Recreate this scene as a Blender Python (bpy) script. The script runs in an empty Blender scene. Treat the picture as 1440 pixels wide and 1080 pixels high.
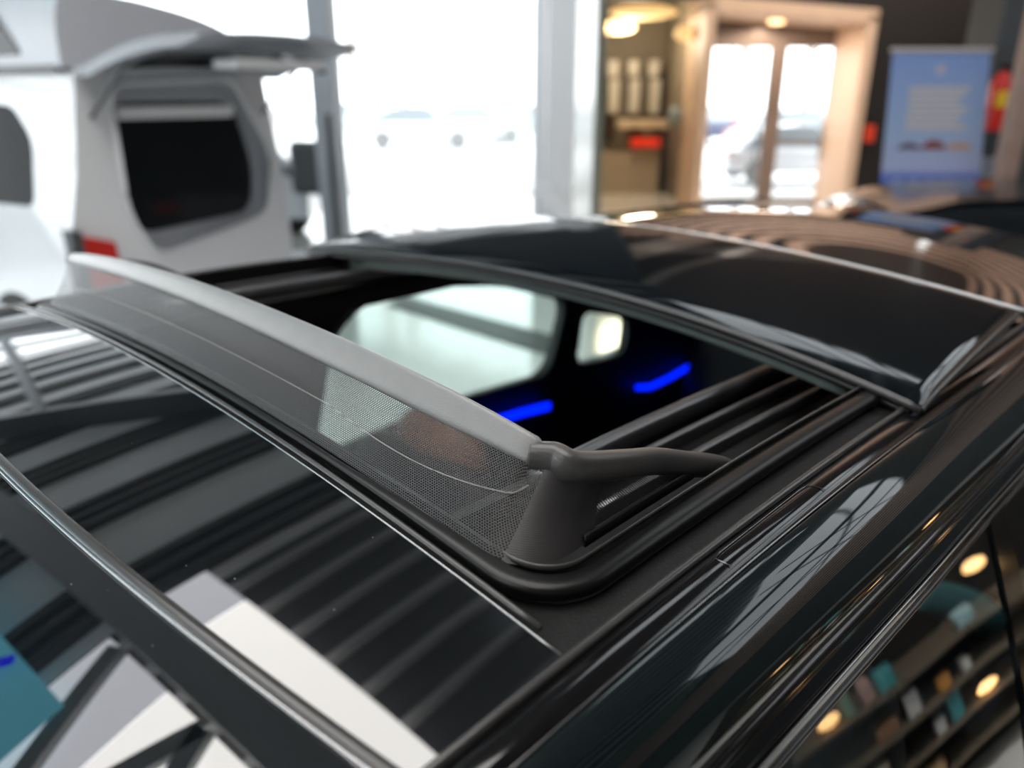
import bpy, bmesh, math, random
from mathutils import Vector, Matrix
random.seed(7)
C = bpy.context.scene.collection
F = 1093.0; PITCH = math.radians(20.5); YAW = math.radians(-45.2)
CAM = Vector((-.263, -.743, 1.888))
HD = Vector((-math.sin(YAW), math.cos(YAW), 0)); RT = Vector((math.cos(YAW), math.sin(YAW), 0))
FW = HD*math.cos(PITCH) - Vector((0, 0, math.sin(PITCH)))
DN = -(HD*math.sin(PITCH) + Vector((0, 0, math.cos(PITCH))))
PI = math.pi

def W(a, b, z):                      # showroom coordinates: a to the right, b forward, z up
    return Vector((CAM.x + a*RT.x + b*HD.x, CAM.y + a*RT.y + b*HD.y, z))
def ray(x, y): return RT*((x-720)/F) + DN*((y-540)/F) + FW
def onax(x, y, ax, val):
    d = ray(x, y); return CAM + d*((val-CAM[ax])/d[ax])
def at(x, y, dist):                  # real point seen at a pixel, dist metres ahead
    q = ray(x, y); return CAM + q*(dist/q.dot(HD))
def inroom(p): d = p-CAM; return (d.dot(RT), d.dot(HD), p.z)

# ------------------------------------------------------------------ materials
MATS = {}
def mat(name, col, rough=.5, metal=0, ior=1.5, coat=0, noise=0, nscale=20, bump=0, bscale=80, emit=None, es=0, spec=.5):
    if name in MATS: return MATS[name]
    m = bpy.data.materials.new(name); m.use_nodes = True
    nt = m.node_tree; b = nt.nodes['Principled BSDF']
    b.inputs['Base Color'].default_value = (*col, 1); b.inputs['Roughness'].default_value = rough
    b.inputs['Metallic'].default_value = metal; b.inputs['IOR'].default_value = ior
    b.inputs['Specular IOR Level'].default_value = spec
    b.inputs['Coat Weight'].default_value = coat; b.inputs['Coat Roughness'].default_value = .03
    tc = nt.nodes.new('ShaderNodeTexCoord')
    if noise:
        n = nt.nodes.new('ShaderNodeTexNoise'); n.inputs['Scale'].default_value = nscale
        mx = nt.nodes.new('ShaderNodeMix'); mx.data_type = 'RGBA'
        mx.inputs['A'].default_value = (*[c*(1-noise) for c in col], 1); mx.inputs['B'].default_value = (*[min(1, c*(1+noise)) for c in col], 1)
        nt.links.new(tc.outputs['Object'], n.inputs['Vector']); nt.links.new(n.outputs['Fac'], mx.inputs['Factor'])
        nt.links.new(mx.outputs['Result'], b.inputs['Base Color'])
    if bump:
        n = nt.nodes.new('ShaderNodeTexNoise'); n.inputs['Scale'].default_value = bscale
        bp = nt.nodes.new('ShaderNodeBump'); bp.inputs['Strength'].default_value = bump; bp.inputs['Distance'].default_value = .002
        nt.links.new(tc.outputs['Object'], n.inputs['Vector']); nt.links.new(n.outputs['Fac'], bp.inputs['Height'])
        nt.links.new(bp.outputs['Normal'], b.inputs['Normal'])
    if emit:
        b.inputs['Emission Color'].default_value = (*emit, 1); b.inputs['Emission Strength'].default_value = es
    MATS[name] = m; return m
def thin_glass(name, tint, refl=1.0, ior=1.5, rough=.0):
    if name in MATS: return MATS[name]
    m = bpy.data.materials.new(name); m.use_nodes = True; nt = m.node_tree
    for n in list(nt.nodes): nt.nodes.remove(n)
    o = nt.nodes.new('ShaderNodeOutputMaterial'); mx = nt.nodes.new('ShaderNodeMixShader')
    t = nt.nodes.new('ShaderNodeBsdfTransparent'); g = nt.nodes.new('ShaderNodeBsdfGlossy'); f = nt.nodes.new('ShaderNodeFresnel')
    t.inputs['Color'].default_value = (*tint, 1); g.inputs['Roughness'].default_value = rough
    g.inputs['Color'].default_value = (refl, refl, refl, 1); f.inputs['IOR'].default_value = ior
    ge = nt.nodes.new('ShaderNodeNewGeometry'); mr = nt.nodes.new('ShaderNodeMapRange')   # same reflectance from both faces of the pane
    mr.inputs[3].default_value = ior; mr.inputs[4].default_value = 1/ior
    nt.links.new(ge.outputs['Backfacing'], mr.inputs[0]); nt.links.new(mr.outputs[0], f.inputs['IOR'])
    nt.links.new(f.outputs[0], mx.inputs[0]); nt.links.new(t.outputs[0], mx.inputs[1]); nt.links.new(g.outputs[0], mx.inputs[2])
    nt.links.new(mx.outputs[0], o.inputs[0]); MATS[name] = m; return m
def dusty_glass(name, col, ior, rough=.012):
    m = mat(name, col, rough, ior=ior); nt = m.node_tree; b = nt.nodes['Principled BSDF']
    tc = nt.nodes.new('ShaderNodeTexCoord'); v = nt.nodes.new('ShaderNodeTexVoronoi'); v.inputs['Scale'].default_value = 55
    v2 = nt.nodes.new('ShaderNodeMath'); v2.operation = 'LESS_THAN'; v2.inputs[1].default_value = .022
    mx = nt.nodes.new('ShaderNodeMix'); mx.data_type = 'RGBA'
    mx.inputs['A'].default_value = (*col, 1); mx.inputs['B'].default_value = (.3, .31, .32, 1)
    nt.links.new(tc.outputs['Object'], v.inputs['Vector']); nt.links.new(v.outputs['Distance'], v2.inputs[0])
    nt.links.new(v2.outputs[0], mx.inputs['Factor']); nt.links.new(mx.outputs['Result'], b.inputs['Base Color'])
    return m

M_glass = dusty_glass('black_roof_glass', (.004, .005, .006), 1.9)
M_panel = mat('sunroof_glass', (.003, .0045, .006), .05, ior=1.5, spec=.5)
M_paint = mat('black_green_paint', (.0012, .0042, .005), .6, ior=1.5, coat=1.0, noise=.1, nscale=8, spec=.05)
M_gloss = mat('gloss_black', (.004, .004, .0045), .08, ior=1.5)
M_rub = mat('rubber', (.006, .006, .006), .38, noise=.2, nscale=60, bump=.1)
M_seal = mat('opening_seal_rubber', (.004, .004, .004), .33, spec=.3)
M_rubl = mat('rubber_sheen', (.035, .034, .033), .25, noise=.15, nscale=60)
M_trim = mat('dark_chrome_trim', (.25, .25, .25), .22, metal=1)
M_alu = mat('dark_alu_rail', (.14, .14, .145), .33, metal=.85)
M_mattblk = mat('matt_black_plastic', (.006, .006, .006), .5, noise=.3, nscale=90, bump=.2, bscale=600, spec=.2)
M_bar = mat('deflector_bar_plastic', (.19, .188, .186), .32, noise=.08, nscale=50, bump=.15, bscale=900)
M_arm = mat('deflector_arm_plastic', (.05, .047, .046), .33, bump=.1, bscale=900)
M_cab = mat('cabin_black', (.006, .006, .0065), .6, noise=.2)
M_cabg = mat('headliner_dark', (.012, .014, .014), .7, noise=.2, bump=.2, bscale=500)
M_shade = mat('shade_fabric', (.16, .20, .19), .6, noise=.1, nscale=200)
M_blue = mat('blue_light_guide', (.0, .0, .3), .4, emit=(.0, .012, 1), es=2.2)
M_brown = mat('tan_leather', (.30, .13, .06), .45, noise=.15, bump=.2)
M_teal = mat('teal_leather', (.15, .44, .46), .4, noise=.15, nscale=120, bump=.15, bscale=300)
M_rimg = mat('pale_rim', (.50, .51, .52), .35)
M_thread = mat('seam_thread', (.22, .21, .21), .4)
M_carglass = thin_glass('car_window', (.86, .95, .92), 1, 1.45)
M_carglassn = thin_glass('car_window_near', (.88, .95, .95), 1, 1.6)

# ------------------------------------------------------------------ mesh building
class MB:
    def __init__(s): s.v = []; s.f = []; s.uv = None
    def add(s, vs, fs):
        n = len(s.v); s.v += [Vector(p) for p in vs]; s.f += [tuple(i+n for i in f) for f in fs]; return s
    def grid(s, rows, closed=False, caps=False):
        n = len(s.v); m = len(rows[0])
        for r_ in rows: s.v += [Vector(p) for p in r_]
        for i in range(len(rows)-1):
            for j in range(m if closed else m-1):
                a = n+i*m+j; b = n+i*m+(j+1) % m; s.f.append((a, b, b+m, a+m))
        if caps:
            s.f.append(tuple(n+j for j in range(m))[::-1]); s.f.append(tuple(n+(len(rows)-1)*m+j for j in range(m)))
        return s
    def tube(s, path, prof, up=Vector((0, 0, 1)), scales=None, caps=True):
        """sweep a closed 2-D profile [(side, up)] along a path"""
        rows = []; path = [Vector(p) for p in path]
        for i, p in enumerate(path):
            t = (path[min(i+1, len(path)-1)]-path[max(i-1, 0)]).normalized()
            u_ = up(i) if callable(up) else up
            sd = t.cross(u_).normalized(); uu = sd.cross(t).normalized()
            k = scales[i] if scales else 1
            kx, ky = k if isinstance(k, tuple) else (k, k)
            rows.append([p+sd*a*kx+uu*b*ky for a, b in prof])
        return s.grid(rows, True, caps)
    def box(s, c, size, rz=0, M=None):
        x, y, z = [q/2 for q in size]; c = Vector(c)
        vs = [Vector((a*x, b*y, d*z)) for a in (-1, 1) for b in (-1, 1) for d in (-1, 1)]
        R = M or Matrix.Rotation(rz, 3, 'Z')
        return s.add([c+R@q for q in vs], [(0, 1, 3, 2), (4, 6, 7, 5), (0, 4, 5, 1), (2, 3, 7, 6), (0, 2, 6, 4), (1, 5, 7, 3)])
    def cyl(s, a, b, r1, r2=None, n=24):
        a = Vector(a); b = Vector(b); r2 = r1 if r2 is None else r2
        t = (b-a).normalized(); u_ = Vector((0, 0, 1)) if abs(t.z) < .9 else Vector((1, 0, 0))
        s1 = t.cross(u_).normalized(); s2 = t.cross(s1)
        rows = [[p+(s1*math.cos(2*PI*k/n)+s2*math.sin(2*PI*k/n))*rr for k in range(n)] for p, rr in ((a, r1), (b, r2))]
        return s.grid(rows, True, True)
    def prism(s, pts, off):           # polygon extruded by a vector
        n = len(pts); off = Vector(off); a = [Vector(p) for p in pts]
        return s.add(a+[p+off for p in a], [tuple(range(n))[::-1], tuple(range(n, 2*n))]+[(i, (i+1) % n, (i+1) % n+n, i+n) for i in range(n)])
    def ell(s, c, r3, n=20, M=None):
        rows = []; c = Vector(c); R = M or Matrix.Identity(3)
        for i in range(n//2+1):
            th = PI*i/(n//2)
            rows.append([c+R@Vector((r3[0]*math.sin(th)*math.cos(2*PI*k/n), r3[1]*math.sin(th)*math.sin(2*PI*k/n), r3[2]*math.cos(th))) for k in range(n)])
        return s.grid(rows, True)
    def build(s, name, m, parent=None, smooth=False, bevel=0, uvs=None, sub=0, seg=3):
        me = bpy.data.meshes.new(name); base = Vector((0, 0, 0))
        q = parent
        while q is not None: base += q.location; q = q.parent
        me.from_pydata([p-base for p in s.v], [], s.f); me.validate()
        bm = bmesh.new(); bm.from_mesh(me); bmesh.ops.remove_doubles(bm, verts=bm.verts, dist=1e-6) if uvs is None else None
        bmesh.ops.recalc_face_normals(bm, faces=bm.faces); bm.to_mesh(me); bm.free()
        if uvs:
            l = me.uv_layers.new(name='uv')
            for lp in me.loops: l.data[lp.index].uv = uvs[lp.vertex_index]
        me.materials.append(m); o = bpy.data.objects.new(name, me); C.objects.link(o)
        if smooth:
            for p in me.polygons: p.use_smooth = True
            if smooth == 'auto':
                me.set_sharp_from_angle(angle=math.radians(35))
        if parent: o.parent = parent
        if bevel:
            b = o.modifiers.new('bevel', 'BEVEL'); b.width = bevel; b.segments = seg; b.limit_method = 'ANGLE'
            for p in me.polygons: p.use_smooth = True
            b.harden_normals = True
        if sub:
            b = o.modifiers.new('sub', 'SUBSURF'); b.levels = sub; b.render_levels = sub
        return o
def thing(name, label, cat, loc=(0, 0, 0), group=None):
    o = bpy.data.objects.new(name, None); C.objects.link(o); o.location = loc; o.empty_display_size = .1
    return tag(o, label, cat, group)
def tag(o, label, cat, group=None, kind=None):
    o['label'] = label; o['category'] = cat
    if group: o['group'] = group
    if kind: o['kind'] = kind
    return o
def struct(o, label=None):
    o['kind'] = 'structure'
    if label: o['label'] = label
    return o
def plate(outline, holes, n_off):
    """flat plate with holes: outline/holes are lists of (a,b); returns (verts2d, faces) triangulated"""
    cu = bpy.data.curves.new('tmp', 'CURVE'); cu.dimensions = '2D'; cu.fill_mode = 'BOTH'; cu.extrude = n_off/2
    for pl in [outline]+holes:
        sp = cu.splines.new('POLY'); sp.points.add(len(pl)-1); sp.use_cyclic_u = True
        for i, (a, b) in enumerate(pl): sp.points[i].co = (a, b, 0, 1)
    ob = bpy.data.objects.new('tmp', cu); C.objects.link(ob)
    me = bpy.data.meshes.new_from_object(ob); vs = [v.co.copy() for v in me.vertices]; fs = [tuple(p.vertices) for p in me.polygons]
    bpy.data.objects.remove(ob); bpy.data.curves.remove(cu); bpy.data.meshes.remove(me)
    return vs, fs
def rounded(pts, r, n=6):
    out = []; L = len(pts)
    for i in range(L):
        p = Vector(pts[i]); a = Vector(pts[i-1])-p; b = Vector(pts[(i+1) % L])-p
        k = min(r, a.length*.45, b.length*.45); p0 = p+a.normalized()*k; p1 = p+b.normalized()*k
        for j in range(n+1):
            t = j/n; q = p0*(1-t)**2+p*2*t*(1-t)+p1*t*t; out.append(tuple(q))
    return out
def circ(r, n=14): return [(r*math.cos(2*PI*k/n), r*math.sin(2*PI*k/n)) for k in range(n)]
def oval(a, b, n=18, p=2.6):
    o = []
    for k in range(n):
        c, s_ = math.cos(2*PI*k/n), math.sin(2*PI*k/n)
        o.append((a*math.copysign(abs(c)**(2/p), c), b*math.copysign(abs(s_)**(2/p), s_)))
    return o
def lerp(a, b, t): return a+(b-a)*t
def interp(x, tab):
    if x <= tab[0][0]: return tab[0][1]
    for (a, p), (b, q) in zip(tab, tab[1:]):
        if x <= b: return lerp(p, q, (x-a)/(b-a))
    return tab[-1][1]
def smooth_path(pts, n=8):
    """Catmull-Rom"""
    pts = [Vector(p) for p in pts]; out = []
    for i in range(len(pts)-1):
        p0 = pts[max(i-1, 0)]; p1 = pts[i]; p2 = pts[i+1]; p3 = pts[min(i+2, len(pts)-1)]
        for j in range(n):
            t = j/n
            out.append(.5*((2*p1)+(p2-p0)*t+(2*p0-5*p1+4*p2-p3)*t*t+(3*p1-p0-3*p2+p3)*t**3))
    return out+[pts[-1]]

# ================================================================== THE CAR
def zl(u):                                              # roof line along the car
    if u < .5: return 1.6+.05*u-.09*u*u
    d = u-.5
    if u < .8: return 1.6025-.04*d+.07*d*d
    d = u-.8; return 1.5968+.002*d-.02*d*d
def cam(v, u=0):                                         # crown across the car, fuller towards the rear
    k = max(0, min(1, (u-.85)/.5)); return (.036+.030*k*k*(3-2*k))*(1-(v/.54)**2)
def useam(v): return -.105-.055*(1-(v/.54)**2)
def zroof(u, v):
    us = useam(v)
    if u >= us: return zl(u)+cam(v)
    d = us-u
    return zl(us)-.002-.17*d-.22*d*d+cam(v)
car = thing('car', 'black-green car with its panoramic roof slid open and wind deflector raised, nearest the camera', 'car', (1.0, 0, 0))
NV = 48
def vs_(a, b, n=NV): return [lerp(a, b, i/n) for i in range(n+1)]
# front roof glass (between windscreen seam and opening), with thickness
m = MB(); rows = []
for i in range(17):
    t = i/16; row = []
    for v in vs_(-.524, .524, 64):
        u0 = useam(v)+.004; u1 = 0.0
        u = lerp(u0, u1, t); z = zroof(u, v)
        row.append((u, v, z))
    rows.append(row)
m.grid(rows); rows2 = [[(p[0], p[1], p[2]-.006) for p in rows[-1]], rows[-1]]; m.grid(rows2)
m.grid([rows[0], [(p[0], p[1], p[2]-.006) for p in rows[0]]])
m.build('front_roof_glass', M_glass, car, 'auto')
# windscreen
m = MB(); rows = []
for i in range(33):
    row = []
    for v in vs_(-.53, .53, 64):
        us = useam(v)-.004; d = .75*(i/32); u = us-d; row.append((u, v*(1+.12*d), zroof(u, v)-.0))
    rows.append(row)
m.grid(rows); m.build('windscreen', M_glass, car, True)
# rubber + thin chrome bead along the seam
pth = [(useam(v), v, zroof(useam(v)+.001, v)+.0003) for v in vs_(-.527, .527, 60)]
MB().tube(pth, oval(.0042, .0024, 12)).build('windscreen_seal', M_rubl, car, True)
pth = [(useam(v)-.0045, v, zroof(useam(v)+.001, v)-.0008) for v in vs_(-.527, .527, 60)]
MB().tube(pth, circ(.0014, 8)).build('windscreen_bead', M_trim, car, True)
# matt tray between glass and opening seal
m = MB(); rows = []
def rrect(u0, u1, vh, r, n=10):
    pts = []
    for cx, cy, a0 in ((u0+r, vh-r, PI/2), (u0+r, -vh+r, PI)):
        for k in range(n+1):
            a = a0+PI/2*k/n; pts.append((cx+r*math.cos(a), cy+r*math.sin(a)))
    return pts                          # open path: far side -> front -> near side
R_ = .055
def opening_path(off, u1=.98, n=12, du=0.0):
    """u-v path of the opening, offset inward by off; from far rear to near rear"""
    vh = .500-off; u0 = .012+off+du; r = max(.012, R_-off)
    pts = [(u, vh) for u in [lerp(u1, u0+r, i/24) for i in range(24)]]
    for k in range(n+1):
        a = PI/2+PI/2*k/n; pts.append((u0+r+r*math.cos(a), vh-r+r*math.sin(a)))
    pts += [(u0, lerp(vh-r, -vh+r, i/40)) for i in range(1, 40)]
    for k in range(n+1):
        a = PI+PI/2*k/n; pts.append((u0+r+r*math.cos(a), -vh+r+r*math.sin(a)))
    pts += [(u, -vh) for u in [lerp(u0+r, u1, i/24) for i in range(1, 25)]]
    return pts
outer = opening_path(.004)
def edge_at(p):                         # project outer path to the surrounding rectangle
    u, v = p; s_ = 1 if v > 0 else -1
    return (max(u if u > .07 else -.001, -.001), v)
rowA = [(u, v, zl(u)+cam(v)-.010) for u, v in outer]
rowB = []
for u, v in outer:
    # move outwards: to u=-.002 in front, to |v|=.522 at the sides
    if abs(v) < .44: q = (-.002, v)
    elif u > .07: q = (u, math.copysign(.523, v))
    else:
        a = math.atan2(abs(v)-.445, .067-u)      # angle around the corner centre
        c = (-.002, .523); k = a/(PI/2)
        q = (lerp(-.002, -.002, k), lerp(.445, .523, min(1, k*2))) if k < .5 else (lerp(-.002, .067, (k-.5)*2), .523)
        q = (q[0], math.copysign(q[1], v))
    rowB.append((q[0], q[1], zl(q[0])+cam(q[1])-.007))
MB().grid([rowA, rowB]).build('front_corner_tray', M_mattblk, car, True)
# opening seal: fat rubber tube, thin bright lip inside it, inner wall
pth = [(u, v, zl(u)+cam(v)-.003) for u, v in opening_path(.010)]
sk = [lerp(.42, 1, max(0, min(1, (abs(v)-.28)/.18))) if u < .08 else 1 for u, v in opening_path(.010)]
pth = [(u-.004*(1-k), v, zl(u)+cam(v)-.003) for (u, v), k in zip(opening_path(.010), sk)]
MB().tube(pth, oval(.0095, .0062, 16), scales=sk).build('opening_seal', M_seal, car, True)
pth = [(u-.007*(1-k), v, zl(u)+cam(v)+.0022) for (u, v), k in zip(opening_path(.0215), sk)]
MB().tube(pth, oval(.0012, .0022, 10)).build('opening_seal_lip', M_rubl, car, True)
pi_ = opening_path(.0235)
m = MB(); m.grid([[(u, v, zl(u)+cam(v)-d) for u, v in pi_] for d in (0, .03, .075)])
m.build('opening_inner_wall', M_mattblk, car, True)
# beads that run across the front in front of the deflector
pth = [(.0045, v, zroof(.0, v)+.0012) for v in vs_(-.500, .500, 50)]
MB().tube(pth, circ(.0022, 8)).build('glass_edge_bead', M_rubl, car, True)
pth = [(-.0008, v, zroof(.0, v)-.0002) for v in vs_(-.523, .523, 50)]
MB().tube(pth, circ(.0009, 6)).build('glass_edge_line', M_trim, car, True)

# side of the roof, near and far
US = [-.62, -.5, -.4, -.3, -.22, -.15, -.1, -.05]+[round(.05*i, 3) for i in range(0, 45)]
def zs(u):                               # side line heights
    if u > -.12: return zl(u)
    d = -.12-u; return zl(-.12)-.17*d-.25*d*d
def inn(u):                              # plan taper to the front of the door frame
    return .030*max(0, (.35-u))**1.3
def cross(u, sgn, prof):
    k = inn(u); out = []
    for v, z in prof:
        vv = v-k*max(0, min(1, (v-.548)/.03))
        out.append((u, sgn*vv, zs(u)+z))
    return out
def arc(p0, p1, p2, n=10):
    o = []
    for i in range(n+1):
        t = i/n; o.append((p0[0]*(1-t)**2+2*p1[0]*t*(1-t)+p2[0]*t*t, p0[1]*(1-t)**2+2*p1[1]*t*(1-t)+p2[1]*t*t))
    return o
for sgn in (-1, 1):
    MB().tube([(u, sgn*.5235, zs(u)+.0005) for u in US], oval(.0030, .0036, 12)).build('roof_gutter_seal', M_rubl, car, True)
    MB().grid([cross(u, sgn, [(.526, -.001), (.528, .0006), (.538, .0012), (.5475, -.0002), (.5485, -.003)]) for u in US]).build('roof_trim_strip', M_gloss, car, True)
    MB().tube([(u, sgn*.5492, zs(u)-.0012) for u in US], circ(.0009, 8)).build('trim_edge_line', M_trim, car, True)
    MB().grid([cross(u, sgn, [(.549, -.006), (.550, -.0022)]+arc((.5515, -.0015), (.594, -.006), (.600, -.047), 14)+[(.5995, -.050), (.596, -.052)]) for u in US]).build('side_roof_frame', M_paint, car, True)
    MB().grid([cross(u, sgn, arc((.594, -.052), (.6035, -.048), (.6045, -.058), 5)+arc((.605, -.060), (.613, -.066), (.612, -.085), 6)+[(.606, -.090)]) for u in US]).build('door_frame', M_gloss, car, True)
    MB().tube([(u, sgn*(.5985-inn(u)), zs(u)-.0505) for u in US], oval(.0020, .0022, 8)).build('door_seal', M_rub, car, True)
    MB().tube([(u, sgn*(.6125-inn(u)), zs(u)-.070) for u in US], circ(.0012, 8)).build('door_frame_bead', M_trim, car, True)
    MB().tube([(u, sgn*(.611-inn(u)), zs(u)-.0885) for u in US], oval(.0028, .0028, 8)).build('window_seal', M_rubl, car, True)
# near and far body sides below the glass
for sgn in (-1, 1):
    rows = []
    for u in [-.9, -.6, -.3, 0, .4, .8, 1.2, 1.6, 2.0, 2.4, 2.8]:
        rows.append([(u, sgn*v, z) for v, z in [(.70, 1.09), (.74, 1.09), (.80, 1.07), (.88, 1.0), (.92, .9), (.93, .7), (.92, .5), (.90, .35), (.6, .32)]])
    MB().grid(rows).build('body_side', M_paint, car, True)
# bonnet, tail and underbody so the car stands on its wheels
rows = []
for u, z, hw in [(-.95, 1.15, .72), (-1.3, 1.08, .8), (-1.8, 1.0, .82), (-2.2, .88, .8), (-2.35, .7, .78), (-2.38, .4, .76), (-2.2, .3, .7)]:
    rows.append([(u, v*hw, z-.12*abs(v)**3) for v in vs_(-1, 1, 12)])
MB().grid(rows).build('bonnet', M_paint, car, True)
for sgn in (-1, 1):
    MB().grid([[(u, sgn*hw, z) for hw, z in [(w1, t1), (.9, .85), (.92, .6), (.9, .35), (.6, .32)]] for u, w1, t1 in [(-2.3, .76, .62), (-1.8, .82, .92), (-1.3, .8, .99), (-.9, .74, 1.08)]]).build('front_wing', M_paint, car, True)
MB().grid([[(u, v, z) for v in vs_(-.9, .9, 10)] for u, z in [(2.2, .32), (2.85, .5), (2.9, .9), (2.75, 1.0)]]).build('rear_bumper', M_paint, car, True)
MB().box((.25, 0, .33), (4.9, 1.6, .06)).build('floor_pan', M_mattblk, car)
M_tyre = mat('tyre_rubber', (.02, .02, .02), .7, noise=.2); M_rim = mat('alloy_rim', (.4, .4, .42), .3, metal=1)
for x_ in (-1.5, 1.85):
    for sgn in (-1, 1):
        w = MB().cyl((x_, sgn*.93, .36), (x_, sgn*.70, .36), .36, n=40).build('wheel', M_tyre, car, 'auto')
        MB().cyl((x_, sgn*.945, .36), (x_, sgn*.80, .36), .24, n=10).build('rim', M_rim, w, 'auto')
# fixed rear roof glass and tail
rows = []
for i in range(40):
    u = lerp(.93, 2.05, i/39); rows.append([(u, v, zl(u)+cam(v, u)-.07*max(0, u-1.1)**2-.2*max(0, u-1.7)**2) for v in vs_(-.52, .52, 40)])
MB().grid(rows).build('rear_roof_glass', M_glass, car, True)
rows = []
for i in range(10):
    u = lerp(2.05, 2.8, i/9); rows.append([(u, v, lerp(zl(2.05)-.0877, 1.0, i/9)+cam(v, u)) for v in vs_(-.6, .6, 20)])
MB().grid(rows).build('rear_window', M_glass, car, True)
# tilted sunroof panel
PU0, PU1 = .487, .82
def zpan(u, v):
    t = (u-PU0)/(PU1-PU0); z = 1.6135+.034*t+.004*math.sin(PI*t)+lerp(.034, .038, t)*(1-(v/.54)**2)+.008*max(0, v/.54)*(1-t)+.003*max(0, -v/.54)*(1-t)
    e0 = max(0, 1-(u-PU0)/.035); e1 = max(0, 1-(PU1-u)/.03)
    z -= .0040*e0**2+.008*e1**2
    ev = max(0, (abs(v)-.505)/.035); z -= .0
    return z
def ufront(v, u):                        # gentle bow of the leading and trailing edge
    t = (u-PU0)/(PU1-PU0); return u+lerp(.058, .004, t)*(1-(v/.54)**2)
uu = [PU0+k for k in (0, .002, .005, .01, .016, .024, .035)]+[lerp(PU0+.05, PU1-.04, i/8) for i in range(9)]+[PU1-k for k in (.03, .022, .015, .01, .006, .003, 0)]
top = [[(ufront(v, u), v, zpan(u, v)) for v in vs_(-.54, .54, 64)] for u in uu]
m = MB(); m.grid(top); bot = [[(p[0], p[1], p[2]-.006) for p in r_] for r_ in top]; m.grid(bot)
m.grid([top[0], bot[0]]); m.grid([top[-1], bot[-1]]); m.grid([[r_[0] for r_ in top], [r_[0] for r_ in bot]]); m.grid([[r_[-1] for r_ in top], [r_[-1] for r_ in bot]])
pan = m.build('sunroof_panel', M_panel, car, True)
MB().tube([(p[0]-.0015, p[1], p[2]-.0035) for p in top[0]], oval(.0022, .0036, 10)).build('panel_front_seal', M_rubl, pan, True)
MB().tube([(p[0]+.006, p[1], p[2]-.0135) for p in top[0]], oval(.005, .0045, 10)).build('panel_front_frame', M_rub, pan, True)
MB().tube([(p[0]+.0015, p[1], p[2]-.002) for p in top[-1]], oval(.0075, .0058, 12)).build('panel_rear_rim', M_rimg, pan, True)
for j, s_ in ((0, -1), (-1, 1)):
    MB().tube([(r_[j][0], r_[j][1]+s_*.0012, r_[j][2]-.003) for r_ in top], oval(.0022, .0034, 10)).build('panel_side_seal', M_rubl, pan, True)
    MB().box((.62, s_*.47, 1.585), (.20, .03, .05)).build('panel_bracket', M_mattblk, pan, bevel=.004)
# shade roller and rear cross member below the panel
MB().tube([(PU0+.030+.058*(1-(v/.54)**2), v, 1.588+.034*(1-(v/.54)**2)) for v in vs_(-.46, .46, 30)], oval(.010, .013, 14)).build('shade_roller', M_shade, car, True)
MB().tube([(.985, v, 1.555+cam(v)) for v in vs_(-.5, .5, 30)], oval(.03, .03, 14)).build('roof_cross_member', M_cabg, car, True)
# guide rails in the opening
for sgn in (-1, 1):
    us = [lerp(.17, 1.0, i/24) for i in range(25)]
    for v, z, a, b, mm, nm in [(.338, -.030, .008, .010, M_alu, 'inner_guide_rail'), (.372, -.034, .004, .008, M_alu, 'middle_guide_rail'), (.408, -.033, .0045, .008, M_alu, 'outer_guide_rail')]:
        MB().tube([(u, sgn*(v if sgn < 0 else v+.07), zl(u)+z+(0 if sgn < 0 else .012)) for u in us], oval(a, b, 14, 4)).build(nm, mm, car, True)
    if sgn < 0:
        MB().box((.55, -.40, 1.535), (.95, .16, .02)).build('rail_channel', M_mattblk, car)
        MB().box((.55, -.325, 1.54), (.95, .012, .06)).build('headliner_edge', M_cabg, car)
    else:
        MB().box((.55, .45, 1.562), (.95, .08, .01)).build('rail_channel', M_mattblk, car)
        MB().box((.55, .50, 1.535), (.95, .012, .07)).build('headliner_edge', M_cabg, car)
    MB().box((.63, sgn*.435, 1.575), (.012, .02, .03)).build('rail_slider', M_alu, car, bevel=.002)
    # cut lines of the roof rack cover in the trim
pts = [onax(x, y, 2, 1.6085) for x, y in [(1002, 776), (1012, 782), (1040, 757), (1045, 750), (1075, 727), (1078, 719), (1126, 690)]]
def trimz(p): return (p.x, p.y, zs(p.x)+.0016)
cp = [(.135, -.5445), (.135, -.5325), (.143, -.5310), (.260, -.5300), (.272, -.5310), (.2725, -.5440)]
MB().tube([(u, v, zs(u)+.0014) for u, v in cp], circ(.00035, 6)).build('rack_cover_edge', M_trim, car, True)

# wind deflector --------------------------------------------------
def base_pt(s_):                         # s along base path
    pass
def defl_paths():
    vh, u0, r = .468, .024, .042
    base = []; topp = []
    N = 70
    for i in range(N+1):                 # far to near along the front
        v = lerp(.440, -(vh-r), i/N)
        base.append(Vector((u0, v, zl(u0)+cam(v)+.000)))
        cv = (1-(v/.46)**2)
        topp.append(Vector((.070-.012*cv, lerp(.470, -.430, i/N), 1.6655+.030*cv)))
    for k in range(1, 15):               # around the corner
        a = PI+PI/2*k/14
        p = (u0+r+r*math.cos(a), -vh+r+r*math.sin(a)); base.append(Vector((p[0], p[1], zl(p[0])+cam(p[1]))))
        t = k/14; q = Vector((.070, -.430, 1.6660)).lerp(Vector((.100, -.462, 1.6600)), t); q += Vector((-.010, -.004, 0))*math.sin(PI*t)
        topp.append(q)
    e = Vector((.240, -.466, 1.609))
    for k in range(1, 25):
        t = k/24; u = lerp(u0+r, .245, t); base.append(Vector((u, -vh, zl(u)+cam(vh))))
        q = Vector((.100, -.462, 1.6600)).lerp(e, t); q.z += .007*math.sin(PI*t); topp.append(q)
    return base, topp
base, topp = defl_paths()
M_net = bpy.data.materials.new('deflector_net'); M_net.use_nodes = True
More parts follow.
